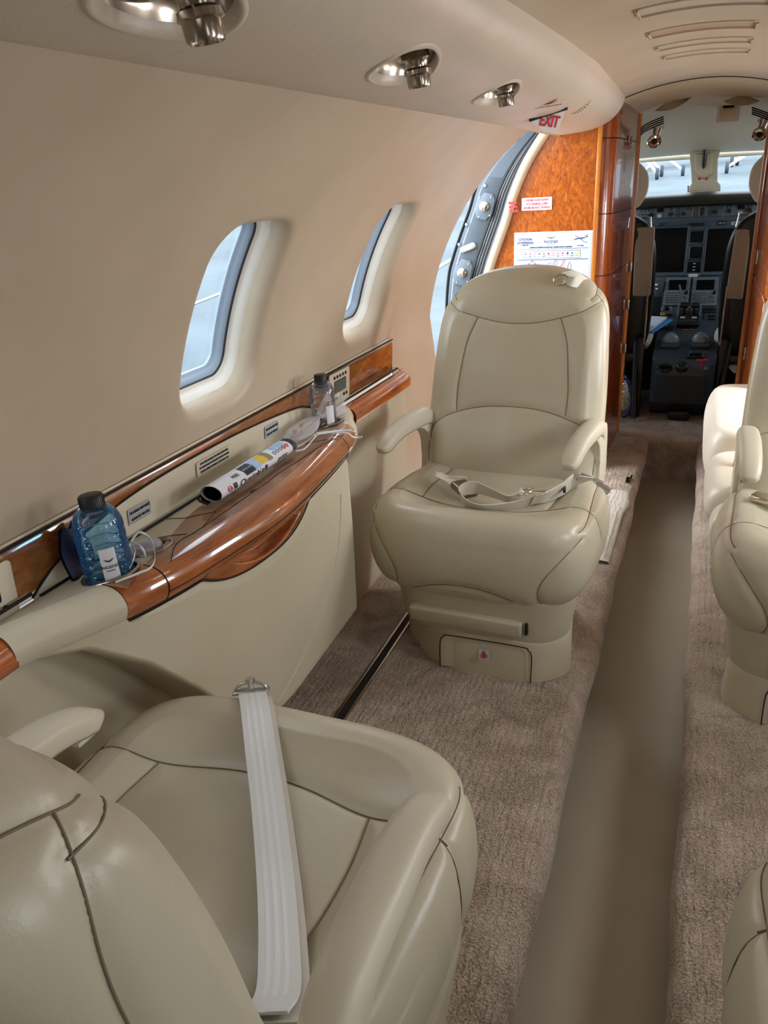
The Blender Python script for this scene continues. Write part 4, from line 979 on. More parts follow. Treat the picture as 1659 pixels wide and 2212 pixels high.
# wood: inner veneer, folding lid, bullnose
mb = MB(); mb.grid(np.array([[(B_(y) + (E_(y) - 0.045 - B_(y)) * t, y, top_z(B_(y) + (E_(y) - 0.045 - B_(y)) * t, y) + 0.0008) for t in np.linspace(0, 1, 12)] for y in np.linspace(0.829, 1.76, 60)]), flip=True)
mb.build('table_top', 'ledge_veneer', sl, sharp=180)
mb = MB(); edge_grid(mb, 0.829, 0.905, 14, 0.001); mb.build('table_edge', 'ledge_wood', sl, sharp=180)
mb = MB(); edge_grid(mb, 0.908, 1.655, 60, 0.001); mb.build('table_edge', 'ledge_wood', sl, sharp=180)
mb = MB(); edge_grid(mb, 1.658, 1.76, 14, 0.001); mb.build('table_edge', 'ledge_wood', sl, sharp=180)
def on_top(x, y, d=0.0012): return (x, y, top_z(x, y) + d)
gp = MB()
lid = cr([(-0.79, 0.93), (-0.822, 0.985), (-0.832, 1.02), (-0.826, 1.06), (-0.828, 1.20), (-0.829, 1.33), (-0.831, 1.38), (-0.822, 1.50), (-0.812, 1.62), (-0.80, 1.665)], 6)
gp.tube([on_top(x, y) for x, y in lid], 0.0009, 6)
gp.tube([on_top(x, y) for x, y in cr([(-0.84, 1.045), (-0.87, 1.04), (-0.905, 1.03)], 4)], 0.0007, 6); gp.tube([on_top(-0.955, 1.13), on_top(-0.905, 1.13), on_top(-0.85, 1.16), on_top(-0.828, 1.08)], 0.0007, 6)
gp.tube([on_top(-0.826, 1.62), on_top(-0.87, 1.61), on_top(-0.88, 1.60)], 0.0007, 6)
for yy in (0.9065, 1.6565):
    gp.tube([(x, yy, z + 0.0008) for x, z in cr(edge_prof(yy), 3)], 0.0010, 6)
gp.tube([(cr(edge_prof(y), 4)[22][0] + 0.001, y, cr(edge_prof(y), 4)[22][1] + 0.001) for y in np.linspace(0.908, 1.655, 40)], 0.0008, 6)
gp.build('table_gap', 'dark_gap', sl, sharp=180)
fn = MB(); fn.prism([(-0.012, 0), (0.012, 0), (0.006, 0.006), (-0.006, 0.006)], 0.001, on_top(-0.829, 1.27), (0, 1, 0), (-1, 0, 0)); fn.build('finger_notch', 'dark_gap', sl)
# apron below the table edge with the scooped handle
def apron(y): return 0.622 - 0.042 * max(0.0, 1 - abs((y - 1.20) / 0.20) ** 3.0) if abs(y - 1.2) < 0.2 else 0.622
def zedge(y): return edge_prof(y)[-1][1]
mb = MB(); P = []
for y in np.linspace(0.84, 1.69, 140):
    zb = apron(y); row = []
    for t in np.linspace(0, 1, 30):
        z = zedge(y) + 0.003 + (zb - zedge(y) - 0.003) * t; x = E_(y) - 0.008 - 0.012 * t
        q_ = max(0.0, 1 - ((y - 1.21) / 0.13) ** 2); zc_ = 0.624 - 0.020 * q_; sc = min(1, q_ * 2.5) * math.exp(-((z - zc_) / (0.004 + 0.013 * q_)) ** 6); x -= 0.034 * sc
        row.append((x, y, z))
    P.append(row)
mb.grid(np.array(P), flip=True); mb.build('table_apron', 'ledge_wood', sl, sharp=180)
mb = MB(); mb.tube([(E_(y) - 0.018, y, apron(y) - 0.001) for y in np.linspace(0.84, 1.70, 90)], 0.0018, 6); mb.build('apron_gap', 'dark_gap', sl, sharp=180)
# side panel: leaning pocket front with the leg-room arch at its aft end
def zbot(y): return float(np.interp(y, [0.66, 0.69, 0.72, 0.773, 0.863, 0.958, 1.05, 1.15, 1.25, 1.32, 1.70], [0.655, 0.632, 0.626, 0.610, 0.53, 0.413, 0.300, 0.20, 0.155, 0.150, 0.165]))
def px_(y, z): return float(np.interp(z, [0.0, 0.16, 0.40, 0.56, 0.62, 0.66], [-0.815, -0.802, -0.772, -0.757, -0.752, -0.752])) + (E_(y) + 0.745) * float(np.interp(z, [0.15, 0.6], [0.10, 1.0])) - 0.010
mb = MB(); P = []
for y in np.linspace(0.70, 1.70, 120):
    zt = (apron(y) - 0.002) if y > 0.84 else zedge(y) + 0.002; zb = zbot(y); row = []
    for t in np.linspace(0, 1, 40): z = zt + (zb - zt) * t; row.append((px_(y, z) - (0.004 if t < 0.03 else 0), y, z))
    for dx, dz in ((0.006, -0.008), (0.02, -0.012), (0.05, -0.012), (0.16, -0.012)): row.append((px_(y, zb) - dx, y, zb + dz))
    P.append(row)
P = np.array(P)
# rounded forward end that returns to the wall
last = P[-1]; ext = []
for dx, dy in ((0.003, 0.008), (0.010, 0.014), (0.03, 0.017), (0.17, 0.017)):
    q = last.copy(); q[:, 0] -= dx; q[:, 1] += dy; ext.append(q)
P = np.concatenate([P, np.array(ext)], 0)
mb.grid(P, flip=True); sp = mb.build('side_panel', 'panel_beige', sl, sharp=60)
mb = MB(); pc = []
for th in np.linspace(math.radians(-4), math.radians(88), 40):
    y = 1.02 + 0.60 * math.sin(th) * 1.0; z = 0.56 - 0.0 + (-0.40) * math.cos(th) + 0.0
    if z > zbot(y) + 0.01 and z < 0.6: pc.append((px_(y, z) + 0.0004, y, z))
mb.tube(pc, 0.0022, 6); mb.build('panel_ridge', 'panel_beige', sp, sharp=180)
# end rails fore and aft
for y0, y1, nm in ((0.25, 0.664, 0), (1.94, 2.47, 1)):
    yy = np.linspace(y0, y1, 30); P = []
    for y in yy:
        xe = (-0.868 + (0.0 if y < 0.6 else -0.004)) if nm == 0 else (-0.888 if y < 2.40 else -0.888 - 0.06 * ((y - 2.40) / 0.07) ** 2)
        zc_ = 0.668
        P.append([(x, y, z) for x, z in cr([(-0.965, zc_ - 0.004), (-0.94, zc_ + 0.010), (xe - 0.03, zc_ + 0.014), (xe - 0.012, zc_ + 0.008), (xe - 0.001, zc_ - 0.008), (xe - 0.001, zc_ - 0.026), (xe - 0.010, zc_ - 0.036), (-0.94, zc_ - 0.042)], 4)])
    mb = MB(); mb.grid(np.array(P), flip=True); mb.build('end_rail', 'rail_wood', sl, sharp=180)
for y0, y1 in ((0.25, 0.78), (1.88, 2.45)): mb = MB(); mb.tube([(-0.953, y, 0.6835) for y in np.linspace(y0, y1, 20)], 0.0035, 6); mb.build('rail_gap', 'dark_gap', sl, sharp=180)
# wall strip: wood trim with the arched beige insert above the ledge
def shx(y, z): 
    s_ = max(-1, min(1, (z - cz(y)) / RAD)); return CX - RAD * math.cos(math.asin(s_))
def zt_(y): return 0.762 + 0.0095 * y
mb = MB(); P = [[(shx(y, z) + 0.012 * math.sin(math.pi * min(1, max(0, (z - 0.66) / (zt_(y) - 0.66)))) ** 0.3 + 0.001, y, z) for z in np.linspace(0.655, zt_(y), 12)] for y in np.linspace(0.2, 2.452, 60)]
mb.grid(np.array(P), flip=True); mb.build('wood_strip', 'strip_wood', sl, sharp=180)
mb = MB(); mb.tube([(shx(y, zt_(y)) + 0.004, y, zt_(y) + 0.002) for y in np.linspace(0.2, 2.452, 50)], 0.0030, 8); mb.build('strip_bead', 'cream_plastic', sl, sharp=180)
mb = MB(); mb.tube([(shx(y, zt_(y)) + 0.010, y, zt_(y) - 0.003) for y in np.linspace(0.2, 2.452, 50)], 0.0022, 6); mb.build('strip_gap', 'dark_gap', sl, sharp=180)
IT = cr([(0.795, 0.664), (0.825, 0.682), (0.86, 0.699), (0.93, 0.722), (1.05, 0.742), (1.2, 0.750), (1.40, 0.751), (1.6, 0.743), (1.74, 0.732), (1.80, 0.718), (1.84, 0.70), (1.86, 0.664)], 8)
mb = MB(); P = [[(shx(y, z) + 0.0155 - 0.004 * (t > 0.93) , y, z) for t, z in zip(np.linspace(0, 1, 8), np.linspace(0.660, zt2, 8))] for y, zt2 in IT]
mb.grid(np.array(P), flip=True); mb.build('wall_insert', 'ledge_beige', sl, sharp=180)
mb = MB(); mb.tube([(shx(y, z) + 0.0135, y, z + 0.001) for y, z in IT], 0.0022, 6); mb.tube([(-0.957, y, 0.668) for y in np.linspace(0.80, 1.86, 30)], 0.004, 6); mb.build('insert_gap', 'dark_gap', sl, sharp=180)
# cup holders
for (cx_, cy_), r in CUPS:
    zr = top_z(cx_, cy_); mb = MB()
    sl_ = (top_z(cx_ + 0.01, cy_) - top_z(cx_ - 0.01, cy_)) / 0.02
    mb.lathe([(r + 0.003, 0.0), (r + 0.002, 0.003), (r - 0.001, 0.0035), (r - 0.003, 0.001), (r - 0.004, -0.006)], (cx_, cy_, zr + 0.0012), (-sl_, 0, 1), 40); ring = mb.build('cup_holder_ring', 'nickel', sl, sharp=180)
    mb = MB(); mb.lathe([(r - 0.003, 0.0), (r - 0.005, -0.045), (r - 0.012, -0.048), (0.0, -0.048)], (cx_, cy_, zr), (0, 0, 1), 32); mb.build('cup_holder_well', 'shell_tan', sl, sharp=60)
# placards on the wall insert
def wall_frame(y, z, d=0.018):
    x = shx(y, z) + d; n = Vector((math.cos(math.asin((z - cz(y)) / RAD)), 0, -math.sin(math.asin((z - cz(y)) / RAD)))); ux = Vector((0, 1, 0)); uy = Vector((-n.z * -1, 0, n.x)) if False else n.cross(ux) * -1
    if uy.z < 0: uy = -uy
    return Vector((x, y, z)), ux, uy, n
def placard(y, z, w, h, lines, label, mat='label_grey', size=0.009, frame=True):
    p, ux, uy, n = wall_frame(y, z)
    t = thing('seat_belt_placard' if frame else 'headrest_placard', label, 'placard', p)
    nn = ux.cross(uy); k = 1 if nn.x > 0 else -1
    mb = MB(); mb.prism(rrect(w, h, 0.004), 0.001 * k, p, ux, uy); mb.build('plate', mat, t, smooth=False, recalc=True)
    mb = MB()
    for i, s_ in enumerate(lines):
        # text must read along +y seen from the cabin: ux -> +y
        text_mb(mb, s_, size, p + Vector((0.0016, 0, 0)) + uy * (h * (0.5 - (i + 0.5) / len(lines))) * 0.86, ux, uy, 0.0002, bold=0.00025, sx=min(1.0, w * 0.88 / (len(s_) * size * 0.58)))
    mb.build('lettering', 'ink', t, smooth=False)
    if frame:
        mb = MB(); q = rrect(w * 0.90, h * 0.84, 0.003); mb.tube([p + Vector((0.0014, 0, 0)) + ux * a + uy * b for a, b in q], 0.0005, 4, closed=True)
        mb.tube([p + Vector((0.0014, 0, 0)) + ux * (-w * 0.4), p + Vector((0.0014, 0, 0)) + ux * (w * 0.4)], 0.0005, 4); mb.build('border', 'ink', t, sharp=180)
placard(1.074, 0.705, 0.066, 0.032, ['FUNGA MKANDA WAKATI UMEKETI', 'FASTEN SEAT BELT WHILE SEATED'], 'small grey bordered seat belt placard right of the blue bottle')
placard(1.593, 0.716, 0.066, 0.032, ['FUNGA MKANDA WAKATI UMEKETI', 'FASTEN SEAT BELT WHILE SEATED'], 'small grey bordered seat belt placard left of the clear bottle')
placard(1.335, 0.722, 0.135, 0.032, ['FOR TAXI, TAKEOFF, AND LANDING, SEAT MUST UPRIGHT, HEADREST EXTENDED,', 'SEAT CONTROLS INBOARD, SEAT TRACKED AND FRONT TIMES THAN TWO REVERSING', 'TRACKED ARMREST EXTENDED, OR SIDE IN SEAT BACK'], 'long clear placard with three lines of print above the rolled magazine', 'label_clear', 0.0065, False)
# passenger control panels
def control_panel(y0, z0, w, h, lcd, label, full):
    p, ux, uy, n = wall_frame(y0, z0, 0.015); t = thing('control_panel', label, 'control panel', p)
    k = 1 if ux.cross(uy).x > 0 else -1; nx = Vector((1, 0, 0))
    mb = MB(); mb.prism(rrect(w, h, 0.008), 0.004 * k, p, ux, uy, 0.001); mb.build('face_plate', 'cream_plastic', t, sharp=35, recalc=True)
    mb = MB(); mb.prism(rrect(w * 0.56, h * 0.36, 0.004, cx=0.0, cy=0.004), 0.0016 * k, p + nx * 0.0035, ux, uy); mb.build('screen', lcd, t, smooth=False, recalc=True)
    mb = MB(); mb.tube([p + nx * 0.0046 + ux * a + uy * b for a, b in rrect(w * 0.58, h * 0.38, 0.005, cx=0.0, cy=0.004)], 0.0009, 5, closed=True); mb.build('screen_bezel', 'black_plastic', t, sharp=180)
    bts = [(w * (-0.28 + 0.14 * i), h * 0.36) for i in range(5)] + [(-w * 0.32, -h * 0.30), (-w * 0.19, -h * 0.30), (w * 0.19, -h * 0.30), (w * 0.32, -h * 0.30)]
    for a, b in bts:
        mb = MB(); mb.lathe([(0.0, 0.0022), (0.0036 * full, 0.0020), (0.0042 * full, 0.0)], p + nx * 0.004 + ux * a + uy * b, (1, 0, 0), 14); mb.build('button', 'black_plastic', t, recalc=True)
control_panel(2.003, 0.727, 0.140, 0.094, 'lcd', 'cream control panel with small grey screen behind the clear bottle', 1.25)
control_panel(0.690, 0.706, 0.150, 0.094, 'lcd_navy', 'cream control panel with dark screen at the left edge', 1.3)
# scuffed patch of clear film on the strip near the blue bottle

# ============================================================ bottles, sachets, magazine on the ledge
def bottle(name, label, loc, h, r, mat, tilt, left):
    t = thing(name, label, 'bottle', loc, 'plastic water bottles in the cup holders')
    cap_h = 0.024; body = h - cap_h
    pr = [(0.0, 0.004), (r * 0.5, 0.002), (r * 0.86, 0.0), (r * 0.97, 0.006)]
    z = 0.012; rib = body * 0.115
    for i in range(6):
        pr += [(r, z), (r, z + rib * 0.72), (r * 0.93, z + rib * 0.86)]; z += rib
    pr += [(r, z), (r, z + 0.008), (r * 0.97, z + 0.016), (r * 0.86, z + 0.028), (r * 0.66, z + 0.038), (r * 0.46, z + 0.043), (r * 0.40, z + 0.048), (r * 0.40, body)]
    c = Vector(loc); ax = Vector(tilt).normalized()
    mb = MB(); mb.lathe([(a, b) for a, b in cr(pr, 3)], c, ax, 40); b = mb.build('bottle_body', mat, t, sharp=180, recalc=True)
    mb = MB(); cp = [(r * 0.44, body - 0.001), (r * 0.49, body), (r * 0.49, body + cap_h * 0.92), (r * 0.45, body + cap_h), (0, body + cap_h)]
    mb.lathe(cp, c, ax, 36); mb.lathe([(r * 0.40, body - 0.010), (r * 0.52, body - 0.010), (r * 0.52, body - 0.006), (r * 0.40, body - 0.006)], c, ax, 36)
    q = Vector((0, 0, 1)).rotation_difference(ax)
    for k in range(36):
        a = 2 * math.pi * k / 36; mb.tube([c + q @ Vector((r * 0.49 * math.cos(a), r * 0.49 * math.sin(a), body + 0.002)), c + q @ Vector((r * 0.49 * math.cos(a), r * 0.49 * math.sin(a), body + cap_h * 0.9))], 0.0006, 4)
    mb.build('cap', 'black_plastic', t, sharp=50, recalc=False)
    def wrap(a0, a1, z0, z1, rr, name_, m_):
        P = np.array([[tuple(c + q @ Vector((rr * math.cos(a), rr * math.sin(a), zz))) for zz in np.linspace(z0, z1, 6)] for a in np.linspace(math.radians(a0), math.radians(a1), 16)])
        mb = MB(); mb.grid(P); return mb.build(name_, m_, t, sharp=180)
    def wrap_text(s, size, ang, zz, rr, mat_, nm='print'):
        mb = MB(); c_ = MB(); text_mb(c_, s, size, (0, 0, 0), (1, 0, 0), (0, 1, 0), 0.0001, bold=0.0001)
        V = np.vstack(c_.v); a = math.radians(ang) + V[:, 0] / rr
        W = np.stack([(rr + V[:, 2]) * np.cos(a), (rr + V[:, 2]) * np.sin(a), zz + V[:, 1]], 1)
        mb.add([tuple(c + q @ Vector(w)) for w in W], c_.f); return mb.build(nm, mat_, t, smooth=False)
    return t, b, wrap, wrap_text, q, c, ax
zb = top_z(-0.872, 0.875) - 0.040
t, b, wrap, wt, q, c, ax = bottle('water_bottle', 'large blue plastic water bottle with black cap in the near cup holder', (-0.872, 0.875, zb), 0.182, 0.0405, 'bottle_blue', (-0.06, 0.01, 1), True)
lb = wrap(-58, -22, 0.030, 0.100, 0.0412, 'paper_label', 'label_white')
wt('PHOENIX', 0.0074, -40, 0.068, 0.0415, 'ink', 'brand_lettering'); wt('AVIATION', 0.0030, -40, 0.0615, 0.0415, 'ink', 'small_lettering')
mb = MB()
for s_ in (-1, 1):
    for k in range(4): 
        a0 = math.radians(-40); pts = [c + q @ Vector((0.0417 * math.cos(a0 + s_ * u_ / 0.0417), 0.0417 * math.sin(a0 + s_ * u_ / 0.0417), 0.0775 + 0.004 * (u_ / 0.008) ** 0.5 - 0.0006 * k)) for u_ in np.linspace(0.0008, 0.008 - 0.0014 * k, 6)]
        mb.tube(pts, 0.0005, 4)
mb.lathe([(0.0, 0.0015), (0.0012, 0.0)], c + q @ Vector((0.0417 * math.cos(math.radians(-40)), 0.0417 * math.sin(math.radians(-40)), 0.0785)), q @ Vector((math.cos(math.radians(-40)), math.sin(math.radians(-40)), 0)), 10)
mb.build('wing_emblem', 'ink', t, sharp=180)
mb = MB()
P = np.array([[tuple(c + q @ Vector((0.0417 * math.cos(a), 0.0417 * math.sin(a), zz))) for zz in (0.0365, 0.0385)] for a in np.radians(np.linspace(-34, -25, 6))]); mb.grid(P); mb.build('small_lettering', 'ink', t, smooth=False)
zb2 = top_z(-0.905, 1.775) - 0.040
t2, b2, wrap2, wt2, q2_, c2_, ax2 = bottle('water_bottle', 'clear plastic water bottle with black cap in the far cup holder beside the control panel', (-0.905, 1.772, zb2), 0.178, 0.0335, 'bottle_clear', (-0.02, 0.01, 1), False)
mb = MB(); mb.lathe([(0.0145, 0.128), (0.0150, 0.134), (0.0148, 0.152)], c2_, ax2, 30); mb.build('neck_tint', 'bottle_blue', t2, sharp=180)
wrap2(-52, -12, 0.030, 0.098, 0.0342, 'paper_label', 'label_white')
# dark purple sachet standing behind the blue bottle
mb = MB(); P = []
for i, a in enumerate(np.linspace(0, 1, 14)):
    row = []
    for j, z in enumerate(np.linspace(0, 1, 16)):
        w_ = 0.060 * (0.75 + 0.25 * math.sin(math.pi * min(1, z * 1.1)) ** 0.5); y = (a - 0.5) * w_
        row.append((-0.932 + 0.004 * math.sin(7 * z + 4 * a) - 0.028 * z * 0.5, 0.890 + y - 0.01, 0.640 + 0.120 * z + 0.004 * math.sin(9 * a)))
    P.append(row)
P = np.array(P); mb.grid(P); Q = P.copy(); Q[:, :, 0] -= 0.006; mb.grid(Q, flip=True)
pt = mb.build('wipes_sachet', 'purple_wrap', None, sharp=180, label='dark purple sachet with small pale print standing behind the blue bottle', cat='sachet')
mb = MB(); text_mb(mb, 'Anti', 0.015, (-0.929, 0.862, 0.708), (0.0, 1, 0), (-0.2, 0, 1), 0.0003, sx=0.8); text_mb(mb, 'bac', 0.015, (-0.928, 0.866, 0.692), (0, 1, 0), (-0.2, 0, 1), 0.0003, sx=0.8)
def organza(name, label, base, dirv, L_, r0, fill, seed, knot):
    """crumpled gauze pouch: pleated bag, gathered neck and flared frill"""
    rs_ = random.Random(seed); t = thing(name, label, 'gauze pouch', base, 'gauze favour pouches on the ledge')
    d = Vector(dirv).normalized(); side_ = d.cross(Vector((0, 0, 1))).normalized(); up = side_.cross(d)
    P = []; n = 48; ph = [rs_.uniform(0, 6.28) for _ in range(6)]
    for s_, r, pl in [(0.0, 0.15, 0.1), (0.04, 0.7, 0.12), (0.15, 1.0, 0.14), (0.32, 0.98, 0.16), (0.46, 0.62, 0.25), (0.56, 0.25, 0.3), (0.60, 0.16, 0.2), (0.64, 0.24, 0.35), (0.74, 0.62, 0.5), (0.86, 0.92, 0.55), (1.0, 1.0, 0.6)]:
        row = []
        for k in range(n):
            a = 2 * math.pi * k / n; rr = r0 * r * (1 + pl * 0.5 * math.sin(9 * a + ph[0]) + pl * 0.35 * math.sin(5 * a + ph[1] + 3 * s_) + 0.1 * math.sin(2 * a + ph[2]))
            pz = rr * math.sin(a) * (0.62 if s_ < 0.6 else 0.95)
            row.append(tuple(Vector(base) + d * (L_ * s_ + 0.004 * math.sin(7 * a + ph[3]) * s_) + side_ * rr * math.cos(a) + up * max(pz, -r0 * 0.34 if s_ < 0.6 else pz)))
        P.append(row)
    Pc = cr([np.array(r_) for r_ in P], 4); mb = MB(); mb.grid(Pc, cv=True); mb.build('gauze', 'organza', t, sharp=180)
    kn = Vector(base) + d * L_ * 0.6; mb = MB(); mb.tube([kn + (side_ * math.cos(a) + up * math.sin(a)) * r0 * 0.2 for a in np.linspace(0, 6.2, 16)], 0.0016, 6, closed=True)
    mb.build('tie', 'ribbon_white', t, sharp=180)
    for i in range(5 if fill == 'dried_fruit' else 3):
        c_ = Vector(base) + d * L_ * rs_.uniform(0.12, 0.34) + side_ * r0 * rs_.uniform(-0.5, 0.5) + up * r0 * rs_.uniform(-0.15, 0.3)
        mb = MB(); mb.lathe([(0, -0.006), (0.005, -0.004), (0.0065, 0), (0.005, 0.004), (0, 0.006)], c_, (rs_.uniform(-1, 1), rs_.uniform(-1, 1), 0.5), 10)
        mb.build('sweet' , fill, t, sharp=180)
    for path, w_ in knot:
        mb = MB(); ribbon(mb, path, (0.15, 0.1, 1.0), w_, 0.0006, 8); mb.build('ribbon_end', 'ribbon_white', t, sharp=180)
    return t
def pt(u, v, z): return tuple(at(u, v, z=z))
organza('gauze_pouch', 'white gauze pouch of dark red sweets beside the blue bottle', pt(352, 1195, 0.668), (-0.70, -0.42, 0.26), 0.098, 0.034, 'dried_fruit', 5,
        [([pt(283, 1170, 0.72), pt(300, 1150, 0.735), pt(325, 1165, 0.72), pt(335, 1200, 0.705), pt(327, 1225, 0.70), pt(300, 1238, 0.697), pt(270, 1250, 0.695), pt(250, 1258, 0.692)], 0.0045),
         ([pt(283, 1172, 0.72), pt(292, 1190, 0.715), pt(286, 1215, 0.70), pt(280, 1228, 0.697)], 0.0045),
         ([pt(285, 1172, 0.72), pt(300, 1178, 0.725), pt(310, 1190, 0.715), pt(314, 1202, 0.705)], 0.0045)])
organza('gauze_pouch', 'white gauze pouch of golden sweets at the foot of the clear bottle', pt(627, 950, 0.690), (0.02, 1.0, 0.10), 0.27, 0.030, 'golden', 9,
        [([pt(682, 938, 0.712), pt(655, 960, 0.705), pt(632, 970, 0.700)], 0.0045), ([pt(684, 940, 0.712), pt(660, 968, 0.705), pt(640, 975, 0.700)], 0.0045),
         ([pt(684, 936, 0.712), pt(715, 932, 0.712), pt(745, 930, 0.708), pt(765, 932, 0.703), pt(768, 940, 0.69), pt(778, 945, 0.685), pt(783, 942, 0.69)], 0.0045),
         ([pt(686, 938, 0.712), pt(720, 934, 0.710), pt(750, 936, 0.705), pt(762, 944, 0.692), pt(775, 946, 0.683)], 0.0045)])
# rolled magazine lying on the ledge
mg = thing('rolled_magazine', 'rolled glossy magazine lying along the wood ledge between the two bottles', 'magazine', (-0.885, 1.38, 0.68))
m0 = Vector(pt(459, 1066, 0.706)); m1 = Vector(pt(621, 962, 0.706)); md = (m1 - m0).normalized(); ms = md.cross(Vector((0, 0, 1))).normalized(); mu = ms.cross(md)
def roll_pt(s_, a, dr=0.0):
    """s_ along the roll (m), a = angle over the spiral"""
    rr = 0.0225 + 0.0007 * (a - 0.0) / 3.14 + dr; return tuple(m0 + md * s_ + ms * rr * math.cos(a) * 1.12 + mu * rr * math.sin(a) * 0.74)
ML = (m1 - m0).length
mb = MB(); aa = np.linspace(-7.2, 3.6, 90); P = np.array([[roll_pt(s_, a) for a in aa] for s_ in np.linspace(-0.004, ML, 20)])
mb.grid(P); mb.build('pages', 'label_white', mg, sharp=180)
mb = MB(); P = np.array([[roll_pt(s_, a, -0.0012) for a in np.linspace(-13, -7.0, 60)] for s_ in (0.0, ML)]); mb.grid(P); mb.build('inner_pages', 'black_satin', mg, sharp=180)
# page flap hanging at the near end
mb = MB(); ribbon(mb, [roll_pt(-0.004, 3.3, 0.001), roll_pt(-0.002, 3.9, 0.004), roll_pt(0.0, 4.5, 0.004)], tuple(md), 0.03, 0.001, 4); mb.build('page_flap', 'black_satin', mg, sharp=180)
def patch(s0, s1, a0, a1, m_, dr=0.0010):
    mb = MB(); mb.grid(np.array([[roll_pt(s_, a, dr) for a in np.linspace(a0, a1, 10)] for s_ in np.linspace(s0, s1, 4)])); return mb.build('printed_panel', m_, mg, sharp=180)
k = ML
# cabin side of the roll is a = 0, its top is a = pi/2
patch(0.30 * k, 0.42 * k, 0.35, 1.7, 'navy'); patch(0.50 * k, 0.60 * k, 0.5, 1.75, 'news_yellow'); patch(0.60 * k, 0.66 * k, 0.4, 1.9, 'news_olive'); patch(0.43 * k, 0.50 * k, 0.4, 1.7, 'ink_lightblue')
patch(0.94 * k, 0.995 * k, -0.3, 1.9, 'navy'); patch(0.13 * k, 0.17 * k, -0.25, 0.45, 'navy'); patch(0.53 * k, 0.56 * k, -0.5, 0.2, 'navy'); patch(0.74 * k, 0.90 * k, 1.2, 1.8, 'ink_lightblue')
patch(0.24 * k, 0.40 * k, 2.2, 2.9, 'black_satin'); patch(0.45 * k, 0.9 * k, 2.4, 2.9, 'black_satin')
def roll_text(s_, size, sc, a0, m_, rot=0):
    c_ = MB(); text_mb(c_, s_, size, (0, 0, 0), (1, 0, 0), (0, 1, 0), 0.0001, bold=0.0001); V = np.vstack(c_.v)
    W = [roll_pt(sc + x, a0 + y / 0.0225, 0.0014) for x, y, z in V] if not rot else [roll_pt(sc - y, a0 + x / 0.0225, 0.0014) for x, y, z in V]
    mb = MB(); mb.add(W, c_.f); mb.build('print', m_, mg, smooth=False)
roll_text('Charitable', 0.024, 0.36 * k, -0.15, 'ink'); roll_text('print', 0.022, 0.78 * k, -0.1, 'ink')
roll_text('MORE NEWS', 0.007, 0.37 * k, 1.05, 'label_white'); roll_text('FREE', 0.012, 0.21 * k, 1.0, 'navy')
for i, m_ in enumerate(('ink_red', 'ink_red', 'navy', 'ink_blue', 'ink_blue')):
    mb = MB(); s0, a0 = (0.89 - 0.045 * i) * k, 0.85; mb.tube([roll_pt(s0 + 0.0045 * math.cos(q_), a0 + 0.0045 * math.sin(q_) / 0.0225, 0.0012) for q_ in np.linspace(0, 6.0, 14)], 0.0012 if i < 2 else 0.0006, 5, closed=True); mb.build('printed_icon', m_, mg, sharp=180)
mb = MB(); mb.tube([roll_pt(0.085 * k + 0.007 * math.cos(q_), 0.12 + 0.007 * math.sin(q_) / 0.0225, 0.0012) for q_ in np.linspace(0, 6.0, 20)], 0.0008, 5, closed=True); mb.build('printed_icon', 'ink_red', mg, sharp=180)
roll_text('HB', 0.009, 0.085 * k, 0.12, 'ink_red')

# ============================================================ card and notice on the bulkhead
FY = 3.4475
card = thing('information_card', 'white laminated emergency equipment sheet taped to the burl wood bulkhead', 'information sheet', (-0.605, FY, 0.82))
mb = MB(); mb.box((-0.6055, FY - 0.001, 0.952), (0.330, 0.0016, 0.215)); mb.build('sheet', 'paper', card, smooth=False)
UX, UY = (1, 0, 0), (0, 0, 1)
def ct(s, size, x, z, m_='ink_blue', nm='lettering', b=0.00035, sx=1.0):
    mb = MB(); text_mb(mb, s, size, (x, FY - 0.0024, z), UX, UY, 0.0002, bold=b, sx=sx); mb.build(nm, m_, card, smooth=False)
ct('CITATION', 0.0135, -0.722, 1.030, sx=0.9); ct('SOVEREIGN', 0.0145, -0.722, 1.016, sx=0.9); ct('MODEL 680', 0.0052, -0.722, 1.007, 'ink')
ct('PHOENIX', 0.0165, -0.612, 1.018, 'ink_blue', 'lettering', 0.0, 0.85); ct('A V I A T I O N', 0.0052, -0.612, 1.008, 'ink', 'lettering', 0.0)
ct('5Y - PAA', 0.006, -0.487, 1.0, 'ink'); ct('EMERGENCY EQUIPMENT LOCATION MAP - NUMBER OF SEATS: 9 PASSENGERS', 0.0056, -0.612, 0.9965, 'ink', sx=0.9)
mb = MB()
for z, hgt in ((0.990, 0.0014), (0.946, 0.0024)): mb.box((-0.6055, FY - 0.0022, z), (0.300, 0.0004, hgt))
q = rrect(0.245, 0.030, 0.001, cx=-0.610, cy=0.967); mb.tube([(a, FY - 0.0022, b) for a, b in q], 0.0006, 4, closed=True)
mb.build('ruled_lines', 'ink_blue', card, smooth=False)
mb = MB()
for s_ in (-1, 1):
    for kk in range(3): mb.tube([(-0.612 + s_ * 0.002, FY - 0.0022, 1.0335), (-0.612 + s_ * (0.010 - 0.002 * kk), FY - 0.0022, 1.0350 - 0.001 * kk), (-0.612 + s_ * (0.017 - 0.003 * kk), FY - 0.0022, 1.0395 - 0.0012 * kk)], 0.0009, 4)
mb.lathe([(0.0, 0.0006), (0.0026, 0.0)], (-0.612, FY - 0.002, 1.0345), (0, -1, 0), 12); mb.build('wing_emblem', 'ink_blue', card, sharp=180)
mb = MB(); yp = FY - 0.0022
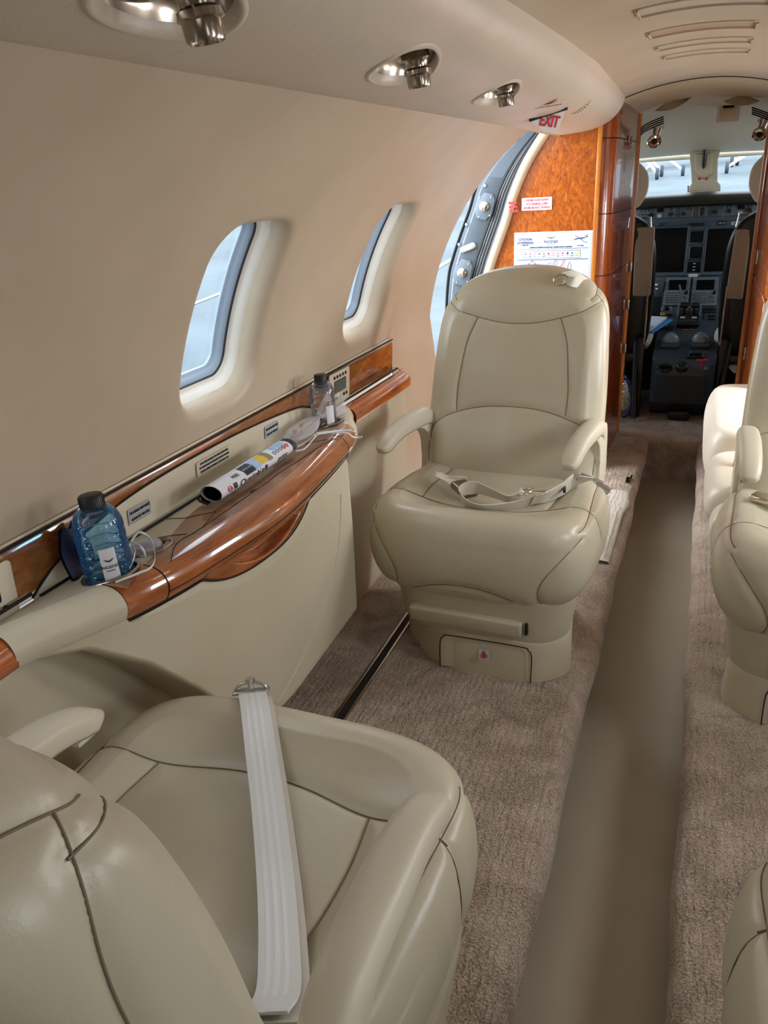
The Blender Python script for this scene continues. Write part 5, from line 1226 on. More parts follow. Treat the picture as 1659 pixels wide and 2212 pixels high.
for p_, r_ in (([(-0.520, 1.022), (-0.505, 1.028), (-0.480, 1.030), (-0.462, 1.034)], [0.0004, 0.0022, 0.0022, 0.0006]), ([(-0.490, 1.028), (-0.475, 1.016), (-0.460, 1.010)], 0.0009), ([(-0.495, 1.030), (-0.506, 1.038), (-0.512, 1.042)], 0.0008), ([(-0.465, 1.033), (-0.462, 1.045)], 0.0008), ([(-0.474, 1.040), (-0.455, 1.034)], 0.0007)):
    mb.tube([(a, yp, b) for a, b in p_], r_, 5)
mb.build('aircraft_drawing', 'ink_blue', card, sharp=180)
cols = ['ink_blue', 'ink_pink', 'ink', 'ink_pink', 'ink', 'ink_red', 'ink_orange', 'ink_orange', 'ink_pink', 'ink_blue', 'ink_blue', 'ink_yellow']
for i, m_ in enumerate(cols):
    x = -0.720 + 0.0199 * i; w_, h_ = [(0.008, 0.004), (0.0028, 0.010), (0.0016, 0.010), (0.010, 0.006), (0.003, 0.009), (0.006, 0.008), (0.008, 0.008), (0.010, 0.005), (0.006, 0.009), (0.007, 0.009), (0.009, 0.004), (0.013, 0.007)][i]
    mb = MB(); mb.prism([(-w_ / 2, -h_ / 2), (w_ / 2, -h_ / 2), (w_ * 0.5 if i % 2 else w_ * 0.2, h_ / 2), (-w_ / 2 if i % 3 else -w_ * 0.2, h_ / 2)], 0.0004, (x, FY - 0.0022, 0.971), UX, UY); mb.build('pictogram', m_, card, smooth=False)
    mb = MB(); mb.box((x, FY - 0.0022, 0.9615), (0.014, 0.0003, 0.0012)); 
    if i % 3 == 1: mb.box((x, FY - 0.0022, 0.9590), (0.012, 0.0003, 0.0012))
    mb.build('caption', 'ink', card, smooth=False)
for x, z, m_ in ((-0.703, 0.930, 'ink_blue'), (-0.690, 0.940, 'ink'), (-0.677, 0.930, 'ink_blue'), (-0.662, 0.930, 'ink_lightblue'), (-0.648, 0.918, 'ink_red'), (-0.590, 0.938, 'ink_pink'), (-0.582, 0.938, 'ink_lightblue'), (-0.556, 0.938, 'ink_pink'), (-0.557, 0.921, 'ink_orange')):
    mb = MB(); mb.tube([(x + a, FY - 0.0022, z + b) for a, b in rrect(0.012, 0.012, 0.0008, 2)], 0.0004, 4, closed=True); mb.box((x, FY - 0.0021, z), (0.005, 0.0003, 0.005)); mb.build('pictogram', m_, card, smooth=False)
mb = MB()
for p_ in ([(-0.625, 0.912), (-0.621, 0.934), (-0.598, 0.934), (-0.594, 0.912)], [(-0.628, 0.911), (-0.634, 0.902), (-0.588, 0.900), (-0.560, 0.906), (-0.545, 0.900)], [(-0.535, 0.895), (-0.538, 0.920), (-0.530, 0.936), (-0.523, 0.920), (-0.525, 0.890)], [(-0.582, 0.931), (-0.590, 0.915)], [(-0.556, 0.931), (-0.575, 0.913)], [(-0.68, 0.90), (-0.60, 0.893), (-0.50, 0.895)]):
    mb.tube([(a, yp, b) for a, b in p_], 0.0007, 4)
mb.build('cabin_plan', 'ink_blue', card, sharp=180)
mb = MB(); mb.box((-0.6095, FY - 0.0021, 0.922), (0.026, 0.0003, 0.020)); mb.build('cabin_plan_shade', 'ink_lightblue', card, smooth=False)
nt_ = thing('door_notice', 'white notice with three lines of red print on the burl bulkhead above the sheet', 'notice', (-0.677, FY, 1.145))
mb = MB(); mb.box((-0.677, FY - 0.001, 1.171), (0.127, 0.0014, 0.050)); mb.build('plate', 'label_white', nt_, smooth=False)
mb = MB()
for i, s_ in enumerate(('SUKUMA GUDE NDANI', 'VUTA KISHIKILIO CHINI', 'SUKUMA MLANGO UFUNGUE')): text_mb(mb, s_, 0.0125, (-0.677, FY - 0.0022, 1.186 - 0.015 * i), UX, UY, 0.0002, bold=0.0003, sx=[0.72, 0.68, 0.66][i])
mb.build('lettering', 'ink_red', nt_, smooth=False)
n2 = thing('door_notice', 'red print on clear film curling over the cream door trim', 'notice', (-0.76, 3.42, 1.145))
mb = MB()
for i in range(3): 
    for j in range(5): mb.box((-0.782 + 0.0075 * j + 0.003 * i - 0.006, 3.4135, 1.180 - 0.016 * i), (0.0055, 0.0016, 0.009))
mb.build('lettering', 'ink_red', n2, smooth=False)

# ============================================================ mat, divan and small things beside the aisle
mb = MB(); P = []
for y in np.linspace(2.50, 3.20, 50):
    xr = float(np.interp(y, [2.50, 2.95, 3.05, 3.20], [-0.205, -0.200, -0.185, -0.20]))
    P.append([(x, y, z + 0.004 * math.sin(9 * y)) for x, z in ((-0.42, 0.012), (-0.30, 0.014), (xr - 0.03, 0.013), (xr - 0.004, 0.010), (xr, 0.003), (xr - 0.001, -0.002))])
mb.grid(np.array(P), flip=True); 
mt_ = mb.build('carpet_mat', 'mat_fibre', None, sharp=180, label='pale fibre mat with stitched edge on the raised floor beside the aft facing left seat', cat='mat')
mb = MB()
for y in np.linspace(2.52, 2.95, 40): mb.box((-0.222, y, 0.0165), (0.002, 0.006, 0.0015))
mb.build('edge_stitching', 'seam', mt_, smooth=False)
c = at(1352, 1035, z=0.0); mb = MB(); mb.prism(rrect(0.02, 0.07, 0.004), 0.003, (c[0] + 0.012, c[1] - 0.02, 0.003), (1, 0, 0), (0, 1, 0)); mb.box((c[0] + 0.022, c[1], -0.012), (0.008, 0.05, 0.05), bev=0.002)
mb.build('floor_latch', 'nickel', None, label='small metal floor latch in the carpet edge by the mat', cat='latch')
# seat track let into the left floor
mb = MB(); p0, p1 = (-0.752, 1.36, 0.0), (-0.763, 2.06, 0.0)
for dx, w_ in ((-0.013, 0.007), (0.013, 0.007)): mb.box(((p0[0] + p1[0]) / 2 + dx, 1.3, 0.003), (w_, 2.0, 0.006), bev=0.001)
tr_ = mb.build('seat_track', 'nickel', None, label='narrow metal seat track running along the left floor', cat='seat track')
mb = MB(); mb.box(((p0[0] + p1[0]) / 2, 1.3, 0.0015), (0.019, 2.0, 0.003)); mb.build('track_slot', 'dark_gap', tr_)
# side facing divan
dv = thing('divan', 'cream leather side facing divan ahead of the right hand seat', 'divan', (0.4, 2.8, 0))
def cushion_mb(x0, x1, y0, y1, z0, z1, r):
    mb = MB(); n = 120; th = np.linspace(0, 2 * np.pi, n, endpoint=False); cx_, cy_ = (x0 + x1) / 2, (y0 + y1) / 2; a, b = (x1 - x0) / 2, (y1 - y0) / 2
    c_, s_ = np.cos(th), np.sin(th); X = a * np.sign(c_) * np.abs(c_) ** 0.32; Y = b * np.sign(s_) * np.abs(s_) ** 0.32; R_ = np.hypot(X, Y); rings = []
    for k in range(1, 14): sc = k / 14 * (1 - r / R_); rings.append(np.stack([cx_ + X * sc, cy_ + Y * sc, np.full(n, z1 - 0.012 * (k / 14) ** 3)], 1))
    for t in np.linspace(0, 1, 14):
        ang = t * np.pi; o_ = -r + r * math.sin(ang); zz = z1 - 0.012 - (z1 - 0.012 - z0) * (1 - math.cos(ang)) / 2; rings.append(np.stack([cx_ + X * (1 + o_ / R_), cy_ + Y * (1 + o_ / R_), np.full(n, zz)], 1))
    V, F = rings_mesh(np.array(rings)); mb.add(V, F); return mb
cushion_mb(0.062, 0.62, 2.62, 3.40, 0.25, 0.470, 0.055).build('seat_cushion', 'leather_pale', dv, sharp=180, recalc=True)
cushion_mb(0.070, 0.62, 2.20, 2.64, 0.29, 0.425, 0.05).build('seat_cushion', 'leather_pale', dv, sharp=180, recalc=True)
cushion_mb(0.088, 0.50, 2.10, 2.23, 0.27, 0.40, 0.045).build('end_bolster', 'leather_pale', dv, sharp=180, recalc=True)
cushion_mb(0.50, 0.68, 2.2, 3.2, 0.44, 0.60, 0.05).build('back_cushion', 'leather_pale', dv, sharp=180, recalc=True)
mb = MB(); mb.box((0.43, 2.80, 0.14), (0.46, 1.14, 0.28), bev=0.01); mb.build('divan_base', 'leather_pale', dv)
mb = MB(); ribbon(mb, [tuple(at(1612, 905, y=2.62)), tuple(at(1600, 965, y=2.5)), tuple(at(1583, 1035, y=2.40)), tuple(at(1578, 1062, y=2.36))], (1, 0.1, 0), 0.020, 0.006); mb.build('copper_strap', 'copper_strap', None, label='narrow copper coloured strap between the divan and the right hand seat', cat='strap')
c = at(1536, 1222, z=0.02); mb = MB(); mb.box((c[0] + 0.02, c[1], 0.018), (0.03, 0.06, 0.03), bev=0.004); mb.build('track_stop', 'black_plastic', None, label='small dark seat stop on the right floor beside the divan', cat='seat stop')

# ============================================================ flight deck
PY = 5.0
ip = thing('instrument_panel', 'grey flight deck instrument panel with dark screens under the windshield', 'instrument panel', (-0.07, PY, 0.6))
def pp(u, v, d=0.0, y=PY): c = at(u, v, y=y - d); return c
def quad_plate(mb, u0, v0, u1, v1, y, th, bev=0.003, r=0.0):
    a, b = at(u0, v0, y=y), at(u1, v1, y=y); w_, h_ = abs(b.x - a.x), abs(a.z - b.z); cx_, cz_ = (a.x + b.x) / 2, (a.z + b.z) / 2
    mb.box((cx_, y - th / 2, cz_), (w_, th, h_), bev=bev); return cx_, cz_, w_, h_
mb = MB(); mb.box((-0.07, PY + 0.03, 0.85), (1.5, 0.06, 0.50)); mb.build('panel_board', 'panel_grey', ip, smooth=False)
# glare shield hood
gs = [(4.78, 1.100), (4.80, 1.118), (4.86, 1.142), (4.95, 1.152), (5.06, 1.156), (5.30, 1.150), (5.30, 1.09), (4.80, 1.088)]
mb = MB(); P = []
for x in np.linspace(-0.80, 0.66, 50):
    k = 1 - ((x + 0.07) / 0.75) ** 2 * 0.035; P.append([(x, y, z * 1 - (1 - k) * 0.5) for y, z in gs])
mb.grid(np.array(P), cv=True, flip=True); mb.build('glare_shield', 'black_plastic', ip, sharp=50, recalc=True)
# guidance panel strip
GY = 4.86
mb = MB(); a, b = at(1384, 447, y=GY), at(1640, 470, y=GY); mb.box((-0.07, GY + 0.02, 1.068), (0.9, 0.05, 0.068), bev=0.004); gp_ = mb.build('guidance_panel', 'panel_grey', ip)
mb = MB(); mb.box((-0.07, GY + 0.06, 1.022), (1.0, 0.09, 0.03), bev=0.004); mb.build('lower_lip', 'panel_grey_dark', ip)
def onG(u, v): c = at(u, v, y=GY - 0.005); return (c.x, GY - 0.006, c.z)
rk = random.Random(7)
for u, v_ in ((1386, 455), (1391, 455), (1398, 455), (1406, 455), (1384, 464), (1391, 465), (1397, 465), (1448, 452), (1464, 452), (1477, 451), (1489, 451), (1464, 459), (1464, 466), (1503, 451), (1503, 458), (1503, 465), (1534, 449), (1546, 449), (1559, 448), (1534, 456), (1533, 463), (1575, 447), (1620, 446), (1612, 448)):
    mb = MB(); c = onG(u, v_); mb.box(c, (0.018, 0.008, 0.011), bev=0.0015); kb = mb.build('push_button', 'black_plastic', gp_)
    mb = MB(); mb.box((c[0], c[1] - 0.0045, c[2]), (0.009, 0.001, 0.0022)); mb.build('button_legend', 'white_key', ip, smooth=False)
for u, v_, r_ in ((1406, 465, 0.013), (1448, 463, 0.012), (1476, 462, 0.011), (1545, 458, 0.013), (1575, 456, 0.012), (1619, 455, 0.014)):
    mb = MB(); mb.lathe([(0.0, 0.02), (r_ * 0.8, 0.02), (r_ * 0.92, 0.016), (r_, 0.0)], onG(u, v_), (0, -1, 0), 18); mb.build('knob', 'black_satin', gp_, sharp=50, recalc=True)
for u in (1458, 1497, 1510, 1526, 1563): c = onG(u, 458); mb = MB(); mb.box((c[0], c[1] - 0.001, c[2]), (0.0015, 0.002, 0.052)); mb.build('divider', 'label_grey', gp_, smooth=False)
for u, v_ in ((1425, 466), (1599, 460)):
    c = onG(u, v_); mb = MB(); mb.box(c, (0.026, 0.01, 0.018), bev=0.002); mb.build('annunciator', 'label_grey', gp_)
    mb = MB(); mb.box((c[0], c[1], c[2] + 0.034), (0.034, 0.01, 0.030), bev=0.002); mb.build('readout', 'screen', gp_)
c = onG(1517, 457); mb = MB(); mb.box(c, (0.016, 0.014, 0.042), bev=0.004); mb.build('pitch_wheel', 'black_satin', gp_)
# displays
def display(u0, v0, u1, v1, bz, label=None, y=PY, extra=True):
    mb = MB(); cx_, cz_, w_, h_ = quad_plate(mb, u0, v0, u1, v1, y, 0.022, 0.005); f_ = mb.build('display_frame', 'panel_grey', ip)
    mb = MB(); mb.box((cx_, y - 0.0235, cz_ + bz[2]), (w_ - 2 * bz[0], 0.004, h_ - 2 * bz[1]), bev=0.001); mb.build('screen', 'screen', f_)
    mb = MB(); q = rrect(w_ - 2 * bz[0] + 0.006, h_ - 2 * bz[1] + 0.006, 0.004, cx=cx_, cy=cz_ + bz[2]); mb.tube([(a_, y - 0.024, b_) for a_, b_ in q], 0.003, 5, closed=True); mb.build('screen_rim', 'panel_grey_dark', f_, sharp=180)
    return f_, cx_, cz_, w_, h_
display(1382, 490, 1482, 594, (0.016, 0.016, 0.004)); display(1524, 490, 1625, 592, (0.016, 0.016, 0.004))
f1 = display(1489, 497, 1522, 526, (0.010, 0.008, 0.002)); f2 = display(1488, 531, 1520, 561, (0.011, 0.008, 0.002)); f3 = display(1484, 564, 1514, 596, (0.006, 0.013, 0.010))
for f_, us in ((f1, ((1516, 524),)), (f2, ((1491, 558), (1513, 558)))):
    for u, v_ in us: c = at(u, v_, y=PY - 0.024); mb = MB(); mb.lathe([(0, 0.012), (0.007, 0.012), (0.009, 0.0)], c, (0, -1, 0), 14); mb.build('knob', 'black_satin', f_[0], recalc=True)
for k_, zz in enumerate((0.030, 0.012, -0.006)):
    mb = MB(); mb.box((f3[1], PY - 0.0265, f3[2] + zz), (0.014, 0.001, 0.004)); mb.build('standby_marking', 'white_key', f3[0], smooth=False)
mb = MB(); mb.box((f3[1], PY - 0.026, f3[2] - 0.036), (0.05, 0.006, 0.018), bev=0.001); mb.build('standby_switches', 'label_grey', f3[0])
mb = MB(); a = at(1494, 486, y=PY); mb.box((a.x + 0.026, PY - 0.006, a.z), (0.085, 0.012, 0.018), bev=0.002); mb.build('vent_strip', 'black_plastic', ip)
for u, v_, w_, tx, m1, m2, sz in ((1559, 481.5, 0.046, 'HB-CS', 'black_plastic', 'white_key', 0.013), (1592, 482, 0.062, 'COMMANDER IF', 'white_plastic', 'ink', 0.008)):
    c = at(u, v_, y=PY - 0.004); mb = MB(); mb.box((c.x, PY - 0.003, c.z), (w_, 0.006, 0.022 if w_ < 0.05 else 0.018), bev=0.001); pl_ = mb.build('registration_plate', m1, ip)
    mb = MB(); text_mb(mb, tx if w_ < 0.05 else 'COMPASS', sz, (c.x, PY - 0.0068, c.z), UX, UY, 0.0004, bold=0.0004); mb.build('lettering', m2, pl_, smooth=False)
for u, v_ in ((1423, 482),): c = at(u, v_, y=PY); mb = MB(); mb.lathe([(0.0, 0.03), (0.010, 0.03), (0.012, 0.02), (0.018, 0.006), (0.018, 0.0)], c, (0, -1, 0), 18); mb.build('knob', 'panel_grey', ip, recalc=True)
# left lower switch plate
mb = MB(); cx_, cz_, w_, h_ = quad_plate(mb, 1408, 606, 1432, 640, 4.94, 0.03); sw = mb.build('gear_panel', 'panel_grey_dark', ip)
for k_, (u, v_) in enumerate(((1419, 616), (1419, 625), (1418, 631))): mb = MB(); mb.lathe([(0.0, 0.02), (0.008 - 0.002 * k_, 0.016), (0.006, 0.0)], at(u, v_, y=4.905), (0, -1, 0.3), 12); mb.build('toggle', 'steel', sw, recalc=True)
mb = MB(); mb.box((-0.07, 5.08, 0.34), (1.9, 0.1, 0.72)); mb.build('footwell', 'black_plastic', ip, smooth=False)

# centre pedestal: sloping console
pd = thing('center_pedestal', 'dark grey sloping console with twin keypads, throttles and domed covers', 'pedestal', (-0.05, 4.6, 0))
PZ = cr([(4.97, 0.695), (4.85, 0.555), (4.70, 0.447), (4.50, 0.395), (4.30, 0.335), (4.26, 0.31)], 6)
def pedz(y): return float(np.interp(-y, -PZ[:, 0], PZ[:, 1]))
def onP(u, v, d=0.0):
    """sight line meets the console top"""
    d_ = ROT @ Vector((u - IW / 2, v - IH / 2, FPX)); lo, hi = 4.2, 5.0
    for _ in range(30):
        m_ = (lo + hi) / 2; p_ = CAMLOC + d_ * (m_ / d_.y)
        if p_.z < pedz(m_): hi = m_
        else: lo = m_
    p_ = CAMLOC + d_ * (lo / d_.y); e = 0.01; n_ = Vector((0, -(pedz(p_.y - e) - pedz(p_.y + e)) * -1, 2 * e)); n_ = Vector((0, (pedz(p_.y - e) - pedz(p_.y + e)), 2 * e)).normalized()
    return p_ + n_ * d, n_
mb = MB(); P = []
for x in np.linspace(-0.205, 0.115, 12):
    row = [(x, y, z) for y, z in PZ] + [(x, 4.26, 0.275), (x, 4.36, 0.10), (x, 4.50, 0.0), (x, 4.97, 0.0)]; P.append(row)
P = np.array(P)
for i in range(12):
    t = abs(i / 11 - 0.5) * 2
    for j in range(P.shape[1]):
        if P[i, j, 1] < 4.34 and P[i, j, 2] > 0.2: P[i, j, 1] = max(P[i, j, 1], 4.26 + 0.09 * max(0, t - 0.75) / 0.25)
mb.grid(P, cv=True); mb.add(P[0], [tuple(range(P.shape[1]))]); mb.add(P[-1], [tuple(range(P.shape[1]))[::-1]]); mb.build('console_body', 'pedestal_grey', pd, smooth=False, recalc=True)
def frame_at(u, v, d=0.0):
    p_, n_ = onP(u, v, d); ux = Vector((1, 0, 0)); uy = n_.cross(ux); return p_, Matrix((ux, uy, n_)).transposed()
def pbox(u, v, w_, h_, t_, name, mat, parent=pd, bev=0.002, d=0.0):
    p_, R_ = frame_at(u, v, d + t_ / 2); mb = MB(); mb.box(p_, (w_, h_, t_), R_, bev); return mb.build(name, mat, parent), p_, R_
for u0, nm in ((1462, 0), (1522, 1)):
    un, pc, R_ = pbox(u0, 632, 0.138, 0.185, 0.016, 'keypad_unit', 'panel_grey'); s_ = 0.0
    def loc_(a, b, c_=0.009): return pc + R_ @ Vector((a, b, c_))
    mb = MB(); mb.box(loc_(0, 0.040), (0.096, 0.066, 0.002), R_); mb.build('screen', 'screen', un, smooth=False)
    proto = None
    keys = [(-0.058 + 0.0135 * i, -0.012 + 0.0 * j) for i in range(6) for j in range(1)]
    keys += [(-0.056 + 0.0135 * i, -0.028 - 0.0115 * j) for i in range(6) for j in range(5)]
    keys += [(0.030 + 0.0125 * i, -0.036 - 0.0115 * j) for i in range(3) for j in range(4)]
    keys += [(s__ * 0.060, 0.068 - 0.012 * j) for s__ in (-1, 1) for j in range(6)]
    for a, b in keys:
        if proto is None:
            mb = MB(); mb.box(loc_(a, b, 0.0095), (0.0088, 0.0072, 0.003), R_, 0.0008); nf_ = len(mb.f); mb.box(loc_(a, b, 0.0113), (0.0042, 0.003, 0.0008), R_); proto = mb.build('key', 'black_plastic', un); pa, pb = a, b
            proto.data.materials.append(MAT['white_key'])
            for i_, f_ in enumerate(proto.data.polygons): f_.material_index = 1 if i_ >= nf_ else 0
        else:
            o = proto.copy(); COL.objects.link(o); o.location = proto.location + (R_ @ Vector((a - pa, b - pb, 0)))
    mb = MB(); mb.lathe([(0, 0.014), (0.008, 0.014), (0.010, 0.0)], loc_(0.052, -0.014), R_ @ Vector((0, 0, 1)), 18); mb.build('knob', 'black_satin', un, recalc=True)
# throttle quadrant
th_, tp_, tR = pbox(1487, 690, 0.125, 0.10, 0.030, 'throttle_block', 'pedestal_grey')
for s_ in (-1, 1): mb = MB(); mb.box(tp_ + tR @ Vector((s_ * 0.058, 0.005, 0.03)), (0.010, 0.10, 0.06), tR, 0.004); mb.build('quadrant_cheek', 'panel_grey', th_)
for s_ in (-1, 1):
    mb = MB(); mb.tube([tp_ + tR @ Vector((s_ * 0.008, 0.02, 0.075)), tp_ + tR @ Vector((s_ * 0.050, 0.02, 0.075))], 0.016, 16); mb.box(tp_ + tR @ Vector((s_ * 0.026, 0.01, 0.042)), (0.012, 0.016, 0.06), tR, 0.003); mb.build('throttle_lever', 'black_plastic', th_)
    mb = MB(); mb.tube([tp_ + tR @ Vector((s_ * 0.044, -0.02, 0.018)), tp_ + tR @ Vector((s_ * 0.018, -0.02, 0.018))], 0.012, 12); mb.build('thrust_reverser_knob', 'steel', th_)
mb = MB(); mb.box(tp_ + tR @ Vector((0, -0.006, 0.055)), (0.010, 0.02, 0.07), tR, 0.002); mb.build('centre_rib', 'steel', th_)
mb = MB(); mb.box(tp_ + tR @ Vector((0, -0.062, 0.006)), (0.12, 0.022, 0.02), tR, 0.003); mb.build('armrest_pad', 'black_plastic', th_)
a, b = onP(1475, 663, 0.03)[0], onP(1463, 626, 0.05)[0]; b = a + Vector((-0.030, 0.03, 0.10)); mb = MB(); mb.tube([a, a * 0.5 + b * 0.5, b], [0.006, 0.010, 0.011], 8, flat=(1, 0.5)); mb.build('speed_brake_lever', 'panel_grey_dark', pd)
for u, v_, w_, h_, m_ in ((1431, 679, 0.016, 0.008, 'amber'), (1438, 703, 0.018, 0.008, 'amber')):
    o_, p_, R_ = pbox(u, v_, w_ + 0.006, h_ + 0.010, 0.006, 'guarded_switch', m_); mb = MB(); mb.box(p_ + R_ @ Vector((0, 0, 0.0035)), (w_ - 0.004, h_, 0.002), R_); mb.build('switch_face', 'black_plastic', o_)
for k_, (u, v_, w_, h_) in enumerate(((1445, 681, 0.030, 0.014), (1440, 693, 0.012, 0.022), (1532, 668, 0.075, 0.014), (1532, 674, 0.075, 0.012), (1538, 683, 0.04, 0.010), (1538, 690, 0.04, 0.010), (1521, 683, 0.006, 0.05), (1435, 712, 0.09, 0.010), (1480, 714, 0.025, 0.008), (1496, 714, 0.025, 0.008))):
    pbox(u, v_, w_, h_, 0.007, 'switch_row', 'black_plastic' if k_ < 8 else 'aircraft_red')
p_, R_ = frame_at(1440, 668, 0.0); mb = MB(); mb.lathe([(0, 0.022), (0.010, 0.022), (0.013, 0.0)], p_, R_ @ Vector((0, 0, 1)), 14); kn_ = mb.build('rotary_selector', 'black_satin', pd, recalc=True)
mb = MB(); 
for k_ in range(9): a_ = math.radians(-20 + 27 * k_); mb.box(p_ + R_ @ Vector((0.026 * math.cos(a_), 0.026 * math.sin(a_), 0.001)), (0.010, 0.003, 0.001), R_ @ Matrix.Rotation(a_, 3, 'Z'))
mb.build('selector_marks', 'white_key', kn_, smooth=False)
for u in (1448, 1512):
    o_, p_, R_ = pbox(u, 744, 0.098, 0.115, 0.020, 'dome_housing', 'pedestal_grey', bev=0.005)
    mb = MB(); mb.lathe([(0.0, 0.042), (0.016, 0.039), (0.030, 0.029), (0.040, 0.014), (0.044, 0.0)], p_ + R_ @ Vector((0, 0.018, 0.008)), R_ @ Vector((0, 0.1, 1)), 30); mb.build('dome', 'dome_grey', o_, sharp=180, recalc=True)
o_, p_, R_ = pbox(1502, 771, 0.085, 0.05, 0.012, 'radio_unit', 'black_plastic')
mb = MB(); mb.box(p_ + R_ @ Vector((0, 0.004, 0.0065)), (0.056, 0.022, 0.001), R_); mb.build('screen', 'screen', o_, smooth=False)
mb = MB()
for k_ in range(6):
    for s_ in (-1, 1): mb.box(p_ + R_ @ Vector((s_ * 0.036, 0.018 - 0.008 * k_, 0.0072)), (0.008, 0.004, 0.002), R_)
mb.build('radio_keys', 'panel_grey', o_, smooth=False)
for u, m_ in ((1491, 'ink_lightblue'), (1525, 'lamp_red')): pbox(u, 764, 0.006, 0.005, 0.014, 'indicator', m_)
p_, R_ = frame_at(1473, 795, 0.0); mb = MB(); mb.lathe([(0, 0.028), (0.022, 0.028), (0.028, 0.023), (0.029, 0.006), (0.032, 0.0)], p_, R_ @ Vector((0, 0, 1)), 26); mb.build('trim_knob', 'black_plastic', pd, recalc=True)
p_, R_ = frame_at(1437, 795, 0.0); mb = MB(); mb.lathe([(0, 0.010), (0.030, 0.010), (0.034, 0.006), (0.036, 0.0)], p_, R_ @ Vector((0, 0, 1)), 26); mb.box(p_ + R_ @ Vector((0, 0, 0.016)), (0.058, 0.014, 0.016), R_, 0.004); mb.build('trim_wheel', 'black_satin', pd, recalc=True)
p_, R_ = frame_at(1515, 793, 0.0); mb = MB(); mb.tube([p_, p_ + Vector((0, 0, 0.03))], 0.005, 10); mb.box(p_ + Vector((-0.002, 0, 0.036)), (0.058, 0.012, 0.012), Matrix.Rotation(math.radians(-4), 3, 'Y'), 0.003); mb.build('parking_brake_handle', 'red_paint', pd)
mb = MB()
for u, v_ in ((1411, 768), (1411, 778), (1544, 772), (1480, 733), (1480, 757), (1420, 733), (1543, 733), (1418, 793), (1545, 786), (1431, 655), (1552, 655)): p_, R_ = frame_at(u, v_, 0.001); mb.lathe([(0, 0.001), (0.003, 0.0)], p_, R_ @ Vector((0, 0, 1)), 8)
mb.build('fasteners', 'panel_grey', pd, recalc=True)
mb = MB(); mb.box((-0.045, 4.45, 0.10), (0.085, 0.10, 0.16), bev=0.01); mb.box((-0.045, 4.40, 0.03), (0.11, 0.10, 0.05), bev=0.008); mb.build('control_lock_box', 'black_plastic', pd)
mb = MB(); mb.box((-0.045, 4.397, 0.135), (0.058, 0.004, 0.003)); mb.build('box_edge', 'panel_grey_dark', pd)

